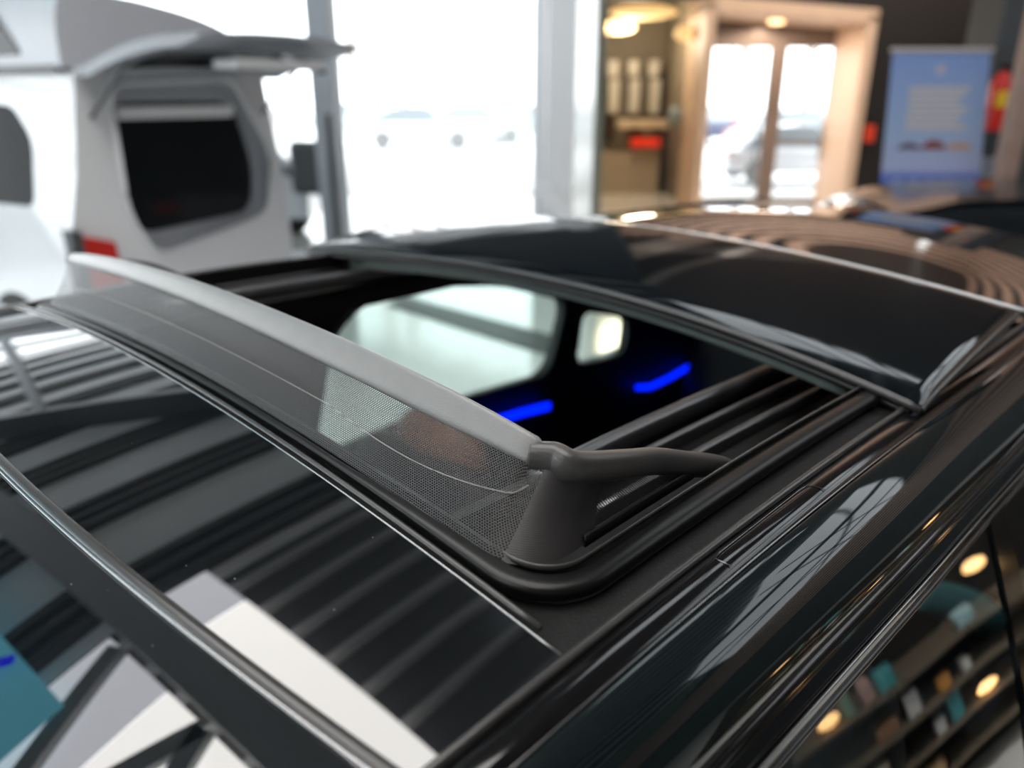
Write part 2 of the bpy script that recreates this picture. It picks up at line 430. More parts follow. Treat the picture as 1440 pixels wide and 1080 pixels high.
def net_material(m_):
    nt = m_.node_tree; nn = nt.nodes; lk = nt.links
    b = nn['Principled BSDF']; b.inputs['Base Color'].default_value = (.028, .026, .026, 1); b.inputs['Roughness'].default_value = .42
    out = nn['Material Output']; uv = nn.new('ShaderNodeUVMap'); uv.uv_map = 'uv'
    sp = nn.new('ShaderNodeSeparateXYZ'); lk.new(uv.outputs[0], sp.inputs[0])
    def math_(op, a, b_=None, c_=None):
        n = nn.new('ShaderNodeMath'); n.operation = op
        for i, q in enumerate((a, b_, c_)):
            if q is None: continue
            if isinstance(q, (int, float)): n.inputs[i].default_value = q
            else: lk.new(q, n.inputs[i])
        return n.outputs[0]
    px = .0024; py = .0030
    row = math_('DIVIDE', sp.outputs[1], py/2)
    rowi = math_('FLOOR', row); par = math_('MODULO', rowi, 2.0)
    x = math_('ADD', math_('DIVIDE', sp.outputs[0], px), math_('MULTIPLY', par, .5))
    fx = math_('SUBTRACT', math_('FRACT', x), .5); fy = math_('SUBTRACT', math_('FRACT', row), .5)
    d = math_('ADD', math_('POWER', math_('MULTIPLY', math_('ABSOLUTE', fx), 2.5), 2.0), math_('POWER', math_('MULTIPLY', math_('ABSOLUTE', fy), 2.3), 2.0))
    hole = math_('LESS_THAN', d, .74)
    # dense knit at the bend, open net elsewhere
    s_ = sp.outputs[0]
    dense = math_('MULTIPLY', math_('GREATER_THAN', s_, S_D0), math_('LESS_THAN', s_, S_D1))
    hole = math_('MULTIPLY', hole, math_('SUBTRACT', 1.0, dense))
    tr = nn.new('ShaderNodeBsdfTransparent'); mx = nn.new('ShaderNodeMixShader')
    lk.new(hole, mx.inputs[0]); lk.new(b.outputs[0], mx.inputs[1]); lk.new(tr.outputs[0], mx.inputs[2]); lk.new(mx.outputs[0], out.inputs[0])
    w = math_('SINE', math_('MULTIPLY', sp.outputs[1], 2*PI/.0016))
    bp = nn.new('ShaderNodeBump'); bp.inputs['Strength'].default_value = .16; bp.inputs['Distance'].default_value = .0004
    lk.new(math_('MULTIPLY', w, dense), bp.inputs['Height']); lk.new(bp.outputs['Normal'], b.inputs['Normal'])
arcs = [0]
for i in range(1, len(base)): arcs.append(arcs[-1]+((base[i]+topp[i])/2-(base[i-1]+topp[i-1])/2).length)
S_D0 = arcs[74]; S_D1 = arcs[87]
net_material(M_net)
rows = []; uvs = []
NT = 14
for i in range(len(base)):
    row = []
    b_, t_ = base[i], topp[i]
    dr = (t_-b_)
    # outward belly of the cloth
    tn = (base[min(i+1, len(base)-1)]-base[max(0, i-1)]).normalized(); nrm = tn.cross(Vector((0, 0, 1))).normalized()
    if i > 200: nrm = -nrm
    for j in range(NT+1):
        t = j/NT; p = b_.lerp(t_, t)+nrm*(-.004*math.sin(PI*t)+(.0015 if False else 0)); row.append(p); uvs.append((arcs[i], t*.075))
    rows.append(row)
defl = MB().grid(rows).build('wind_deflector_net', M_net, car, True, uvs=uvs)
# seam thread over the net
sd = []
for i in range(8, 74):
    t = .50 if i < 55 else .50-.10*math.sin((i-55)/19*PI)+.38*((i-55)/19)**3
    sd.append(base[i].lerp(topp[i], t)+Vector((-.0048, -.001, 0)))
MB().tube(sd, circ(.0004, 6)).build('net_seam', M_thread, defl, True)
# hem at foot of side net
MB().tube([p+Vector((0, 0, .003)) for p in base[86:-5]], oval(.002, .005, 10)).build('net_hem', M_mattblk, defl, True)
# top bar: flat blade along the front
fr = topp[:72]; sc = []
for i in range(len(fr)):
    k = i/(len(fr)-1)
    w_ = interp(k, [(0, .55), (.08, .8), (.3, .95), (.75, 1.12), (.90, 1.05), (.96, .9), (1, .74)])
    sc.append((w_**.5, w_))
bar = MB().tube([p+Vector((.002, 0, .002)) for p in fr], oval(.0040, .0118, 20, 2.4), up=Vector((.45, 0, .9)), scales=sc).build('deflector_bar', M_bar, car, True)
ap = smooth_path([fr[-1]+Vector((.000, .004, .002)), fr[-1]+Vector((.008, -.010, .0015)), topp[80]+Vector((.001, 0, .0015)), (.125, -.462, 1.6530), (.165, -.462, 1.6415), (.205, -.463, 1.6255), (.238, -.464, 1.6125), (.258, -.465, 1.6035), (.270, -.466, 1.596)], 8)
na = len(ap); sca = []
for i in range(na):
    k = i/(na-1); sca.append((interp(k, [(0, .9), (.15, 1.05), (.7, .95), (.9, 1.0), (.97, .7), (1, .3)]), interp(k, [(0, .86), (.12, 1.1), (.5, .98), (.75, 1.0), (.93, .98), (.98, .7), (1, .3)])))
MB().tube(ap, oval(.0078, .0100, 20, 2.6), scales=sca).build('deflector_arm', M_arm, car, True)
MB().box((.232, -.468, 1.590), (.024, .008, .014), M=Matrix.Rotation(.3, 3, 'Y')).build('arm_pivot', M_mattblk, car, bevel=.003)
MB().cyl((.238, -.474, 1.590), (.238, -.460, 1.590), .0035).build('pivot_pin', M_alu, car, 'auto')
# far arm
MB().tube(smooth_path([topp[0]+Vector((0, 0, .002)), (.1, .478, 1.660), (.18, .478, 1.640), (.24, .478, 1.605)], 6), oval(.006, .007, 14)).build('deflector_arm', M_arm, car, True)

# cabin -----------------------------------------------------------
def cabin_side(sgn, name):
    V0 = .64*sgn
    outline = [(-.55, .45), (2.1, .45), (2.1, 1.30), (1.5, 1.50), (.9, 1.545), (.2, 1.555), (-.3, 1.50), (-.55, 1.35)]
    if sgn > 0:
        h1 = [(.50, 1.14), (.575, 1.412), (.66, 1.470), (.808, 1.483), (1.079, 1.440), (1.335, 1.352), (1.262, 1.150), (.927, 1.165)]
        h2 = [(1.395, 1.315), (1.628, 1.245), (1.61, 1.125), (1.37, 1.145)]
    else:
        h1 = [(-.42, 1.12), (-.2, 1.44), (.0, 1.49), (.9, 1.50), (.88, 1.12)]
        h2 = [(.99, 1.12), (.99, 1.49), (1.4, 1.42), (1.62, 1.25), (1.6, 1.12)]
    vs, fs = plate(outline, [rounded(h1, .06), rounded(h2, .04)], .03)
    m_ = MB(); m_.add([(a.x, V0+a.z+(0 if sgn > 0 else .03+.0), a.y) for a in vs], fs)
    o = m_.build(name, M_cab, car)
    for h_ in (h1, h2):
        if sgn > 0:
            MB().prism([(a, V0+.006, b) for a, b in rounded(h_, .04)], (0, .004, 0)).build('far_side_window', M_carglass, car)
            MB().tube([(a, V0-.016, b) for a, b in rounded(h_, .05)]+[(rounded(h_, .05)[0][0], V0-.016, rounded(h_, .05)[0][1])], circ(.006, 8)).build('window_frame_seal', M_cabg, car, True)
cabin_side(1, 'far_door_lining')
# near door lining stays low so the near windows are open
MB().box((.7, -.74, .75), (2.6, .05, .64)).build('near_door_lining', M_cab, car, bevel=.02)
# near side window
def nw(u0, u1, nm):
    rows = []
    for i in range(25):
        u = lerp(u0, u1, i/24); zt = zs(u)-.086; r_ = []
        for j in range(11):
            t = j/10; r_.append((u, -(lerp(.610-inn(u), .735, t)+.014*math.sin(PI*t)), lerp(zt, 1.085, t)))
        rows.append(r_)
    return MB().grid(rows).build(nm, M_carglassn, car, True)
nw(-.62, .50, 'front_side_window'); nw(.545, 1.5, 'rear_side_window')
MB().grid([[(u, -(lerp(.613-inn(.52), .739, j/10)+.014*math.sin(PI*j/10)), lerp(zs(u)-.086, 1.085, j/10)) for j in range(11)] for u in (.498, .50, .546, .548)]).build('window_pillar', M_gloss, car, True)
nwp = [(u, -.742, 1.09) for u in [lerp(-.7, 1.7, i/20) for i in range(21)]]
MB().tube(nwp, oval(.01, .008, 10)).build('window_waist_trim', M_gloss, car, True)
# blue light guides on the far doors
def strip(pts, v): return [onax(x, y, 1, v) for x, y in pts]
MB().tube(strip([(640, 607), (690, 594), (735, 580), (772, 571)], .60), oval(.006, .011, 12)).build('ambient_light_strip', M_blue, car, True)
MB().tube(strip([(896, 545), (915, 544), (940, 532), (973, 513)], .60), oval(.006, .008, 12)).build('ambient_light_strip', M_blue, car, True)
for pts in ([(620, 640), (780, 590), (800, 640)], ):
    pass
# seats
def seat(u, v, m_, nm, hz=1.36, mh=None):
    m2 = MB()
    m2.tube(smooth_path([(u-.02, v, .62), (u+.05, v, .8), (u+.12, v, 1.05), (u+.17, v, 1.2), (u+.185, v, 1.24)], 4), oval(.24, .06, 24, 3.2), up=Vector((1, 0, .3)), scales=[(interp(i/16, [(0, 1), (.6, .95), (.85, .75), (1, .45)]), interp(i/16, [(0, 1), (.8, .9), (1, .5)])) for i in range(17)])
    s1 = m2.build('seat_backrest', m_, car, True)
    MB().ell((u+.20, v, hz-.07), (.055, .13, .09)).build(nm, mh or m_, car, True)
    for k in (-.05, .05): MB().cyl((u+.18, v+k, 1.18), (u+.2, v+k, hz-.07), .007).build('headrest_post', M_alu, car, 'auto')
    MB().box((u-.22, v, .58), (.5, .5, .16)).build('seat_cushion', m_, car, bevel=.05)
seat(.42, .33, M_cab, 'headrest', 1.30, M_brown); seat(.40, -.36, M_cab, 'headrest', 1.36)
bol = [onax(x, y, 1, -.45) for x, y in ((1296, 838), (1330, 846), (1375, 862), (1410, 900), (1432, 950), (1446, 1020), (1450, 1090))]
MB().tube(smooth_path(bol, 6), oval(.05, .045, 16), up=Vector((0, 1, 0)), scales=[interp(i/36, [(0, .45), (.2, .8), (1, 1.1)]) for i in range(37)]).build('seat_bolster', M_teal, car, True)
seat(1.78, .33, M_cab, 'headrest', 1.12); seat(1.78, -.33, M_cab, 'headrest', 1.12)
MB().box((.4, 0, .45), (2.9, 1.3, .1)).build('cabin_carpet', M_cab, car)
MB().box((-.75, 0, .98), (.35, 1.35, .22)).build('dashboard', M_cab, car, bevel=.05)

# ================================================================== SHOWROOM
M_floor = mat('pale_floor_tile', (.76, .76, .74), .12, noise=.04, nscale=2)
M_ceil = mat('ceiling_sheet', (.80, .80, .81), .45, noise=.05, nscale=3)
M_wall = mat('dark_brown_wall', (.011, .0085, .0075), .6, noise=.1, nscale=4)
M_dgrey = mat('dark_grey_wall', (.05, .055, .06), .6, noise=.1, nscale=4)
M_white = mat('white_steel', (.85, .86, .88), .4, noise=.03)
M_cream = mat('cream_portal', (.70, .50, .36), .5, noise=.06, nscale=5)
M_pane = thin_glass('window_pane', (.96, .98, .98), 1, 1.35)
M_snow = mat('pale_yard', (.80, .80, .80), .9, noise=.05, nscale=.3)
M_beam = mat('dark_steel_beam', (.26, .27, .28), .5, noise=.1)
M_sky1 = mat('skylight_white', (.8, .8, .8), .5, emit=(1, .97, .93), es=7.5)
M_sky2 = mat('skylight_grey', (.8, .8, .8), .5, emit=(.93, .93, 1), es=3.2)
M_tealp = mat('teal_reflection_glow', (.1, .3, .35), .5, emit=(.10, .42, .55), es=2.2)
A0, A1, B0, B1, HC = -11., 9., -9., 13.5, 6.2
def quadbox(m_, a0, a1, b0, b1, z0, z1):
    return m_.add([W(a, b, z) for a in (a0, a1) for b in (b0, b1) for z in (z0, z1)], [(0, 1, 3, 2), (4, 6, 7, 5), (0, 4, 5, 1), (2, 3, 7, 6), (0, 2, 6, 4), (1, 5, 7, 3)])
struct(quadbox(MB(), A0-.2, A1+.2, B0-.2, B1+2, -.12, 0).build('floor', M_floor))
# corrugated ceiling (ribs run diagonally)
e2 = Vector((.64, .768)); e1 = Vector((.768, -.64))
def CE(p, q, z): a = e1*p+e2*q; return W(a.x, a.y, z)
# skylight strip position in (p,q): corner a=(-1.9,4.1)
def pq(a, b): v_ = Vector((a, b)); return v_.dot(e1), v_.dot(e2)
m = MB(); P0, P1, Q0, Q1 = -16., 16., -14., 17.
PS = -4.75
m.grid([[CE(p, Q0, HC) for p in (P0-6, PS)], [CE(p, Q1, HC) for p in (P0-6, PS)]])
struct(m.build('ceiling', M_ceil))
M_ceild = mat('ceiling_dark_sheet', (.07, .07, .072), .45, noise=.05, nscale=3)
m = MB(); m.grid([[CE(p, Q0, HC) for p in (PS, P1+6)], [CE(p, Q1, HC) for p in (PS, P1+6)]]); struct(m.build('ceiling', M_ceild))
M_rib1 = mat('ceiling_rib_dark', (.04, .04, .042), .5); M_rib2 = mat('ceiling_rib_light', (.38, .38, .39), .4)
m = MB()
def ribs(m_, p, w, h_=.12, q1_=17.): m_.grid([[CE(a, q, z) for a, z in ((p, HC-.002), (p+w*.15, HC-h_), (p+w*.85, HC-h_), (p+w, HC-.002))] for q in (Q0, q1_)])
x_ = PS-.9
while x_ > P0-5:
    for k in (0, .26, .52): ribs(m, x_+k, .17)
    x_ -= 1.75
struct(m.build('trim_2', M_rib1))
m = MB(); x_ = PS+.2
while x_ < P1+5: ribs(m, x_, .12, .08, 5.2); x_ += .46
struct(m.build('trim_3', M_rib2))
def cquad(nm, p0, p1, q0, q1, mt, z=HC-.24, th=.04):
    m_ = MB().add([CE(p, q, zz) for p in (p0, p1) for q in (q0, q1) for zz in (z, z+th)], [(0, 1, 3, 2), (4, 6, 7, 5), (0, 4, 5, 1), (2, 3, 7, 6), (0, 2, 6, 4), (1, 5, 7, 3)])
    return m_.build(nm, mt)
SA, SB = -4.09, 1.94
tag(cquad('skylight', SA, SA+4.2, SB-1.25, SB, M_sky1), 'white translucent skylight overhead, seen mirrored as the bright wedge in the front roof glass', 'skylight')
tag(cquad('skylight', SA-.66, SA-.02, SB-1.25, SB, M_sky2), 'grey translucent skylight beside the bright one, mirrored in the front roof glass', 'skylight')
tag(cquad('skylight', -3.55, 1.0, -1.6, .22, M_sky1), 'white skylight behind the truss, mirrored in slivers in the windscreen', 'skylight')
tag(cquad('skylight', -4.5, -3.57, -1.6, .22, M_sky2), 'grey skylight behind the truss, mirrored in the windscreen', 'skylight')
for k, (p, lab) in enumerate(((-9.5, 'added white skylight behind the camera, over the van side, unseen fill for the room'), (-3, 'added white skylight behind the camera, middle of its row, unseen fill for the room'))):
    tag(cquad('skylight', p, p+3.4, -6.4, -4.2, M_sky1), lab, 'skylight')  # glowing panels added out of view to brighten the room
M_sky3 = mat('skylight_pale', (.8, .8, .8), .5, emit=(.88, .95, 1), es=2.6)
sk_ = tag(MB().prism([W(a, b, HC-.24) for a, b in ((3.9, 3.4), (4.9, 6.4), (8.9, 5.4), (8.9, .6), (6.0, .6))], (0, 0, .04)).build('skylight', M_sky3), 'large pale skylight with a dark lattice, mirrored in the near side roof frame', 'skylight')
def beam(nm, p0, q0, p1, q1, w, h_, z, label, grp=None, parent=None):
    a = CE(p0, q0, z); b = CE(p1, q1, z); s_ = (b-a).cross(Vector((0, 0, 1))).normalized()*w/2; hh = Vector((0, 0, h_/2))
    o = MB().add([a-s_-hh, a+s_-hh, a+s_+hh, a-s_+hh, b-s_-hh, b+s_-hh, b+s_+hh, b-s_+hh], [(0, 1, 2, 3), (4, 7, 6, 5), (0, 4, 5, 1), (1, 5, 6, 2), (2, 6, 7, 3), (3, 7, 4, 0)]).build(nm, M_beam, parent)
    return o if parent else tag(o, label, 'beam', grp)
sk2 = tag(MB().prism([W(a, b, HC-.24) for a, b in ((.3, 5.7), (1.2, 6.15), (2.2, 6.3), (3.0, 6.15), (3.7, 5.6), (3.0, 5.25), (1.8, 4.6), (.3, 4.1))], (0, 0, .04)).build('skylight', M_sky3), 'pale faceted skylight added and shaped for the light strip mirrored along the front of the raised panel', 'skylight')  # added glowing shape, outlined to mirror as the raised panel's light strip
for a0, b0, a1, b1 in ((1.7, 6.4, 1.9, 4.5), (2.6, 6.4, 2.7, 4.9), (3.15, 6.3, 3.1, 5.1)):
    a = W(a0, b0, HC-.28); b = W(a1, b1, HC-.28); q_ = (b-a).cross(Vector((0, 0, 1))).normalized()*.05; hh = Vector((0, 0, .03))
    MB().add([a-q_-hh, a+q_-hh, a+q_+hh, a-q_+hh, b-q_-hh, b+q_-hh, b+q_+hh, b-q_+hh], [(0, 1, 2, 3), (4, 7, 6, 5), (0, 4, 5, 1), (1, 5, 6, 2), (2, 6, 7, 3), (3, 7, 4, 0)]).build('divider_bar', M_beam, sk2)
def lat(a0, b0, a1, b1, w):
    a = W(a0, b0, HC-.30); b = W(a1, b1, HC-.30); s_ = (b-a).cross(Vector((0, 0, 1))).normalized()*w/2; hh = Vector((0, 0, .03))
    MB().add([a-s_-hh, a+s_-hh, a+s_+hh, a-s_+hh, b-s_-hh, b+s_-hh, b+s_+hh, b-s_+hh], [(0, 1, 2, 3), (4, 7, 6, 5), (0, 4, 5, 1), (1, 5, 6, 2), (2, 6, 7, 3), (3, 7, 4, 0)]).build('lattice_bar', M_beam, sk_)
for a in ((5.2, .6, 5.9, 6.1, .3), (7.0, .6, 7.4, 5.8, .12), (4.3, 3.3, 8.9, 5.0, .08), (4.4, 5.4, 8.9, 2.2, .08), (4.6, 2.6, 8.9, 3.6, .08), (6.0, .6, 8.9, 4.4, .06)): lat(*a)
beam('roof_beam', -17, .46, 14, .46, .36, .3, HC-.42, 'dark grey steel roof beam crossing the ceiling between the skylights, mirrored in the windscreen')
tr = thing('roof_truss', 'zigzag steel truss crossing in front of the skylight mirrored in the windscreen', 'truss', CE(-2.2, -.7, HC-.8))
for i in range(7):
    s_ = 1 if i % 2 == 0 else -1
    q0, q1 = (.20, -1.5)[::s_]
    beam('truss_brace', SA-.1+i*.62, q0, SA+.52+i*.62, q1, .16, .10, HC-.38, '', None, tr)
beam('truss_chord', -5, -1.55, 1.5, -1.55, .14, .10, HC-.38, '', None, tr)
o = cquad('teal_reflection_panel', -10, -4.0, -3.2, -.34, M_tealp, HC-.5); tag(o, 'added teal glowing panel overhead, there for the teal reflection at the lower left of the windscreen', 'added panel')  # glowing panel added overhead to give the windscreen its teal reflection
o = MB().tube([CE(-5.5, -1.2, HC-.6), CE(-4.72, -.38, HC-.6)], oval(.05, .03, 8)).build('blue_reflection_tube', M_blue); tag(o, 'added blue glowing tube overhead, there for the blue line mirrored at the lower left of the windscreen', 'lamp')  # glowing tube added to put the blue line into the windscreen reflection

# walls
struct(quadbox(MB(), A0-.2, A0, B0, B1, 0, .5).build('wall_left', M_dgrey))
struct(quadbox(MB(), A1, A1+.2, B0, B1+1.5, 0, HC+.2).build('wall_right', M_dgrey))
m = MB(); quadbox(m, A0, A1, B0-.2, B0, 0, HC+.2)
struct(m.build('wall_back', mat('back_wall_grey', (.35, .35, .35), .6)))
# glazed walls: back glazing plane at b=9, a from A0 to .35
GB = 9.0
def glazing(idx, pts0, pts1, z0, z1, n, mt=M_white, w=.12, th=.10, transoms=()):
    a = W(*pts0, 0); b = W(*pts1, 0); d = (b-a); L = d.length; t = d.normalized(); s_ = t.cross(Vector((0, 0, 1)))
    rz = math.atan2(t.y, t.x)
    pane = MB().add([a+Vector((0, 0, z0)), b+Vector((0, 0, z0)), b+Vector((0, 0, z1)), a+Vector((0, 0, z1))], [(0, 1, 2, 3)]).build('window_%d' % idx, M_pane)
    struct(pane)
    m_ = MB()
    for i in range(n+1): m_.box(a+t*(L*i/n)+Vector((0, 0, (z0+z1)/2)), (w, th, z1-z0), rz)
    for z in (z0, z1)+tuple(transoms): m_.box((a+b)/2+Vector((0, 0, z)), (L, th, .10), rz)
    m_.build('window_frame', mt, pane)
    return pane
glazing(1, (A0, GB), (-2.02, GB), .12, 5.6, 4, transoms=(3.4,))
glazing(2, (-1.92, GB), (.30, GB), .12, 3.9, 1, w=.14)
glazing(3, (A0, B0), (A0, GB), .5, 5.6, 7, transoms=(3.0,))
m = MB(); quadbox(m, A0, .9, GB-.1, GB+.1, 5.6, HC+.2); quadbox(m, -1.97, .9, GB-.5, GB+.08, 3.96, HC+.2); struct(m.build('wall_front', M_dgrey))
m = MB(); quadbox(m, A0-.1, A0+.1, B0, GB, 5.6, HC+.2); struct(m.build('trim_1', M_dgrey))
# grey mullion and white column
c0 = at(465, 150, GB-.15)
def column(nm, a0, a1, b0, b1, mt, label):
    o = quadbox(MB(), a0, a1, b0, b1, 0, 3.3 if nm == 'low_column' else (HC if nm == 'steel_column' else 3.95)).build('column' if nm == 'low_column' else nm, mt, None, bevel=.02); return tag(o, label, 'column')
M_gcol = mat('grey_column_paint', (.36, .39, .43), .5, noise=.05)
column('steel_column', -2.10, -1.86, GB-.35, GB-.12, M_gcol, 'slim grey steel column in the glazed wall behind the open tailgate')
column('column', .36, .66, GB-.4, GB+.1, M_white, 'broad white column between the bright window and the cafe glass')
# foot brace of the white column
o = MB().prism([at(752, 262, GB-.6), at(778, 262, GB-.6), at(822, 322, GB-.6), at(790, 322, GB-.6)], HD*.3).build('column_brace', M_white, None, bevel=.01)
tag(o, 'pale sloping brace at the foot of the broad white column', 'brace')
# return glass wall from column to the portal wall
M_greeng = mat('grey_green_panel', (.22, .235, .19), .3, noise=.06, nscale=3)
struct(quadbox(MB(), .90, 1.0, GB, B1, 0, HC).build('wall_partition', M_greeng))
m = MB(); quadbox(m, 1.0, 1.42, B1-.1, B1+.1, 0, HC); quadbox(m, 1.42, 3.1, B1-.1, B1+.1, 3.28, HC+.2); quadbox(m, 3.1, 5.66, B1-.1, B1+.1, 3.06, HC+.2)
quadbox(m, 5.66, 7.72, B1-.1, B1+.1, 0, HC+.2); quadbox(m, 8.05, A1, B1-.1, B1+.1, 0, HC+.2)
struct(m.build('wall_portal', M_wall))
M_slat = mat('brown_wood_slat', (.62, .44, .35), .5, noise=.15, nscale=3)
m = MB(); z = 3.5
while z < HC-.1: quadbox(m, 1.0, A1, B1-.16, B1-.1, z, z+.17); quadbox(m, A1-.06, A1, -3, B1-.1, z, z+.17); z += .32
struct(m.build('trim_4', M_slat))
glz = thin_glass('cafe_pane', (.82, .80, .72), 1, 1.4)
m = MB().add([W(1.42, B1, 0), W(2.96, B1, 0), W(2.96, B1, 3.3), W(1.42, B1, 3.3)], [(0, 1, 2, 3)]); struct(m.build('window_5', glz))
glazing(6, (7.72, B1), (8.05, B1), 0.2, 5.6, 1, mt=M_gcol, w=.05)
# portal
pb = W(4.3, B1, 0)
portal = bpy.data.objects.new('door_1', None); C.objects.link(portal); portal.location = pb; struct(portal)
m = MB(); quadbox(m, 3.02, 3.17, B1-.25, B1+1.05, 0, 3.25); m.build('portal_jamb', M_cream, portal, bevel=.01)
m = MB(); quadbox(m, 5.52, 5.68, B1-.25, B1+1.05, 0, 3.05); m.build('portal_jamb', M_cream, portal, bevel=.01)
m = MB(); m.add([W(a, b, z) for a, z0, z1 in ((3.02, 3.08, 3.30), (5.68, 2.90, 3.10)) for b in (B1-.25, B1+1.05) for z in (z0, z1)], [(0, 1, 3, 2), (4, 6, 7, 5), (0, 4, 5, 1), (2, 3, 7, 6), (0, 2, 6, 4), (1, 5, 7, 3)])
m.build('portal_head', M_cream, portal, bevel=.01)
DB = B1+1.0
M_dfr = mat('door_frame_brown', (.16, .12, .10), .5, noise=.1)
def xs(px, d): return at(px, 200, d)
dr = portal
def r_at(px, y=160, d=DB): return inroom(at(px, y, d))[0]
xa, xb, xc, xd, xe = 3.17, r_at(1075), r_at(1097), r_at(1166), 5.52
m = MB(); quadbox(m, xa, xb, DB-.03, DB+.03, 2.62, 3.1); quadbox(m, xb, xc, DB-.05, DB+.05, 0, 2.75); quadbox(m, xd, xd+.10, DB-.04, DB+.04, 0, 2.75)
quadbox(m, xb, xe, DB-.03, DB+.03, 2.62, 3.1); quadbox(m, xa, xe, DB-.03, DB+.03, 0, .10); quadbox(m, xa, xa+.08, DB-.04, DB+.04, 0, 2.7)
m.build('door_frame', M_dfr, dr, bevel=.008)
quadbox(MB(), xd+.10, xe, DB-.02, DB+.02, 0, 2.75).build('side_panel', M_cream, dr)
for a0, a1 in ((xa+.08, xb), (xc, xd)):
    g = MB().add([W(a0, DB, .1), W(a1, DB, .1), W(a1, DB, 2.62), W(a0, DB, 2.62)], [(0, 1, 2, 3)]).build('door_pane', M_pane, dr)
    quadbox(MB(), a1-.14, a1-.10, DB-.10, DB-.07, .8, 1.4).build('door_handle', M_trim, g)
quadbox(MB(), xc, xd, DB-.03, DB+.03, 1.04, 1.10).build('door_rail', M_dfr, dr)
o = MB().cyl(W(4.3, B1+.4, 2.95), W(4.3, B1+.4, 3.0), .12).build('downlight', mat('warm_lamp', (1, .8, .6), .5, emit=(1, .62, .32), es=4), portal)
# cafe behind the glass
M_cafe = mat('cafe_wall_brown', (.17, .14, .10), .6, noise=.15, nscale=2)
m = MB(); quadbox(m, 1.0, 3.1, 17.0, 17.1, 0, 3.6); quadbox(m, 3.1, 3.2, B1+.1, 17.1, 0, 3.6); quadbox(m, .9, 1.0, B1, 17.1, 0, 3.6)
struct(m.build('wall_cafe', M_cafe))
struct(quadbox(MB(), 1.0, 3.1, B1+.1, 17, 3.5, 3.6).build('ceiling_cafe', M_cafe)); struct(quadbox(MB(), 1.0, 3.1, B1+2, 17, -.1, 0).build('floor_cafe', M_floor))
M_lampw = mat('warm_lamp_shade', (1, .8, .5), .5, emit=(1, .66, .30), es=1.15)
for i, (px, py, w_, d, lb) in enumerate([(905, 17, .50, 15.0, 'long warm ceiling lamp at the top of the cafe glass'), (865, 38, .32, 15.5, 'warm ceiling lamp below and left of the long one in the cafe'), (962, 47, .13, 14.2, 'small warm ceiling lamp at the right of the cafe')]):
    c = at(px, py, d); o = MB().ell(c, (w_*1.2, .12, .12), 20, Matrix.Rotation(YAW, 3, 'Z')).build('pendant_lamp', M_lampw, None, True); tag(o, lb, 'lamp')
M_shelf = mat('shelf_pale', (.45, .43, .38), .6); M_red = mat('red_sign', (.7, .03, .01), .5, emit=(1, .04, .01), es=.5)
sh = thing('cafe_shelf', 'tall cafe shelf unit with pale columns of stock behind the glass', 'shelf', W(2.2, 16.6, 0))
for px in (862, 891, 920):
    for y0, y1 in ((85, 108), (112, 160)):
        c0 = inroom(at(px, y1, 16.4)); c1 = inroom(at(px, y0, 16.4))
        quadbox(MB(), c0[0]-.10, c0[0]+.10, 16.4, 16.6, c0[2], c1[2]).build('stock_column', M_shelf, sh, bevel=.02)
c0 = inroom(at(905, 175, 16)); quadbox(MB(), c0[0]-.5, c0[0]+.5, 16.0, 16.3, c0[2]-.08, c0[2]+.08).build('counter_top', mat('counter_cream', (.6, .5, .36), .5), sh, bevel=.02)
c0 = inroom(at(907, 200, 15.9)); o = quadbox(MB(), c0[0]-.28, c0[0]+.28, 15.8, 15.9, c0[2]-.08, c0[2]+.08).build('lit_sign', M_red); tag(o, 'small glowing red sign on the cafe counter', 'sign')
c0 = inroom(at(905, 245, 15.9)); o = quadbox(MB(), 1.3, 2.9, 15.9, 16.4, 0, c0[2]+.4).build('cafe_counter', mat('counter_front', (.42, .34, .25), .6, noise=.1)); tag(o, 'beige cafe counter behind the glass', 'counter')
c0 = at(950, 163, 14.6); o = MB().ell(c0, (.12, .12, .16)).build('glass_jar', mat('pale_blue', (.35, .48, .55), .3), None, True); tag(o, 'pale blue jar at the right end of the cafe counter', 'jar')
c0 = at(905, 100, 15); lt = bpy.data.lights.new('cafe_lamp', 'POINT'); lt.energy = 170; lt.color = (1, .84, .66); lt.shadow_soft_size = .3; lo = bpy.data.objects.new('cafe_lamp', lt); lo.location = W(2.1, 15.2, 2.9); C.objects.link(lo)
lt = bpy.data.lights.new('portal_lamp', 'AREA'); lt.energy = 60; lt.color = (1, .8, .62); lt.size = 1.2; lo = bpy.data.objects.new('portal_lamp', lt); lo.location = W(4.2, B1+.2, 2.9); C.objects.link(lo)
lo.rotation_euler = (0, math.radians(0), 0)

lt = bpy.data.lights.new('slat_fill_light', 'AREA'); lt.energy = 260; lt.color = (1, .86, .74); lt.shape = 'RECTANGLE'; lt.size = 6; lt.size_y = .3; lo = bpy.data.objects.new('slat_fill_light', lt); lo.location = W(5, B1-2.6, 5.9); C.objects.link(lo)  # area light added to brighten the slats mirrored in the rear roof glass
lo.rotation_euler = (W(5, B1, 4.2)-lo.location).to_track_quat('-Z', 'Y').to_euler()
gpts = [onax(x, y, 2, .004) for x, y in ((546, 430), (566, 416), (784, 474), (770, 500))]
o = MB().prism(gpts, (0, 0, .006)).build('floor_reflection_band', mat('reflection_band_dark', (.05, .06, .055), .5)); tag(o, 'dark strip laid on the pale floor for a reflected window-frame band, seen through the far side window', 'reflection band')  # dark strip paints a window-frame reflection onto the floor
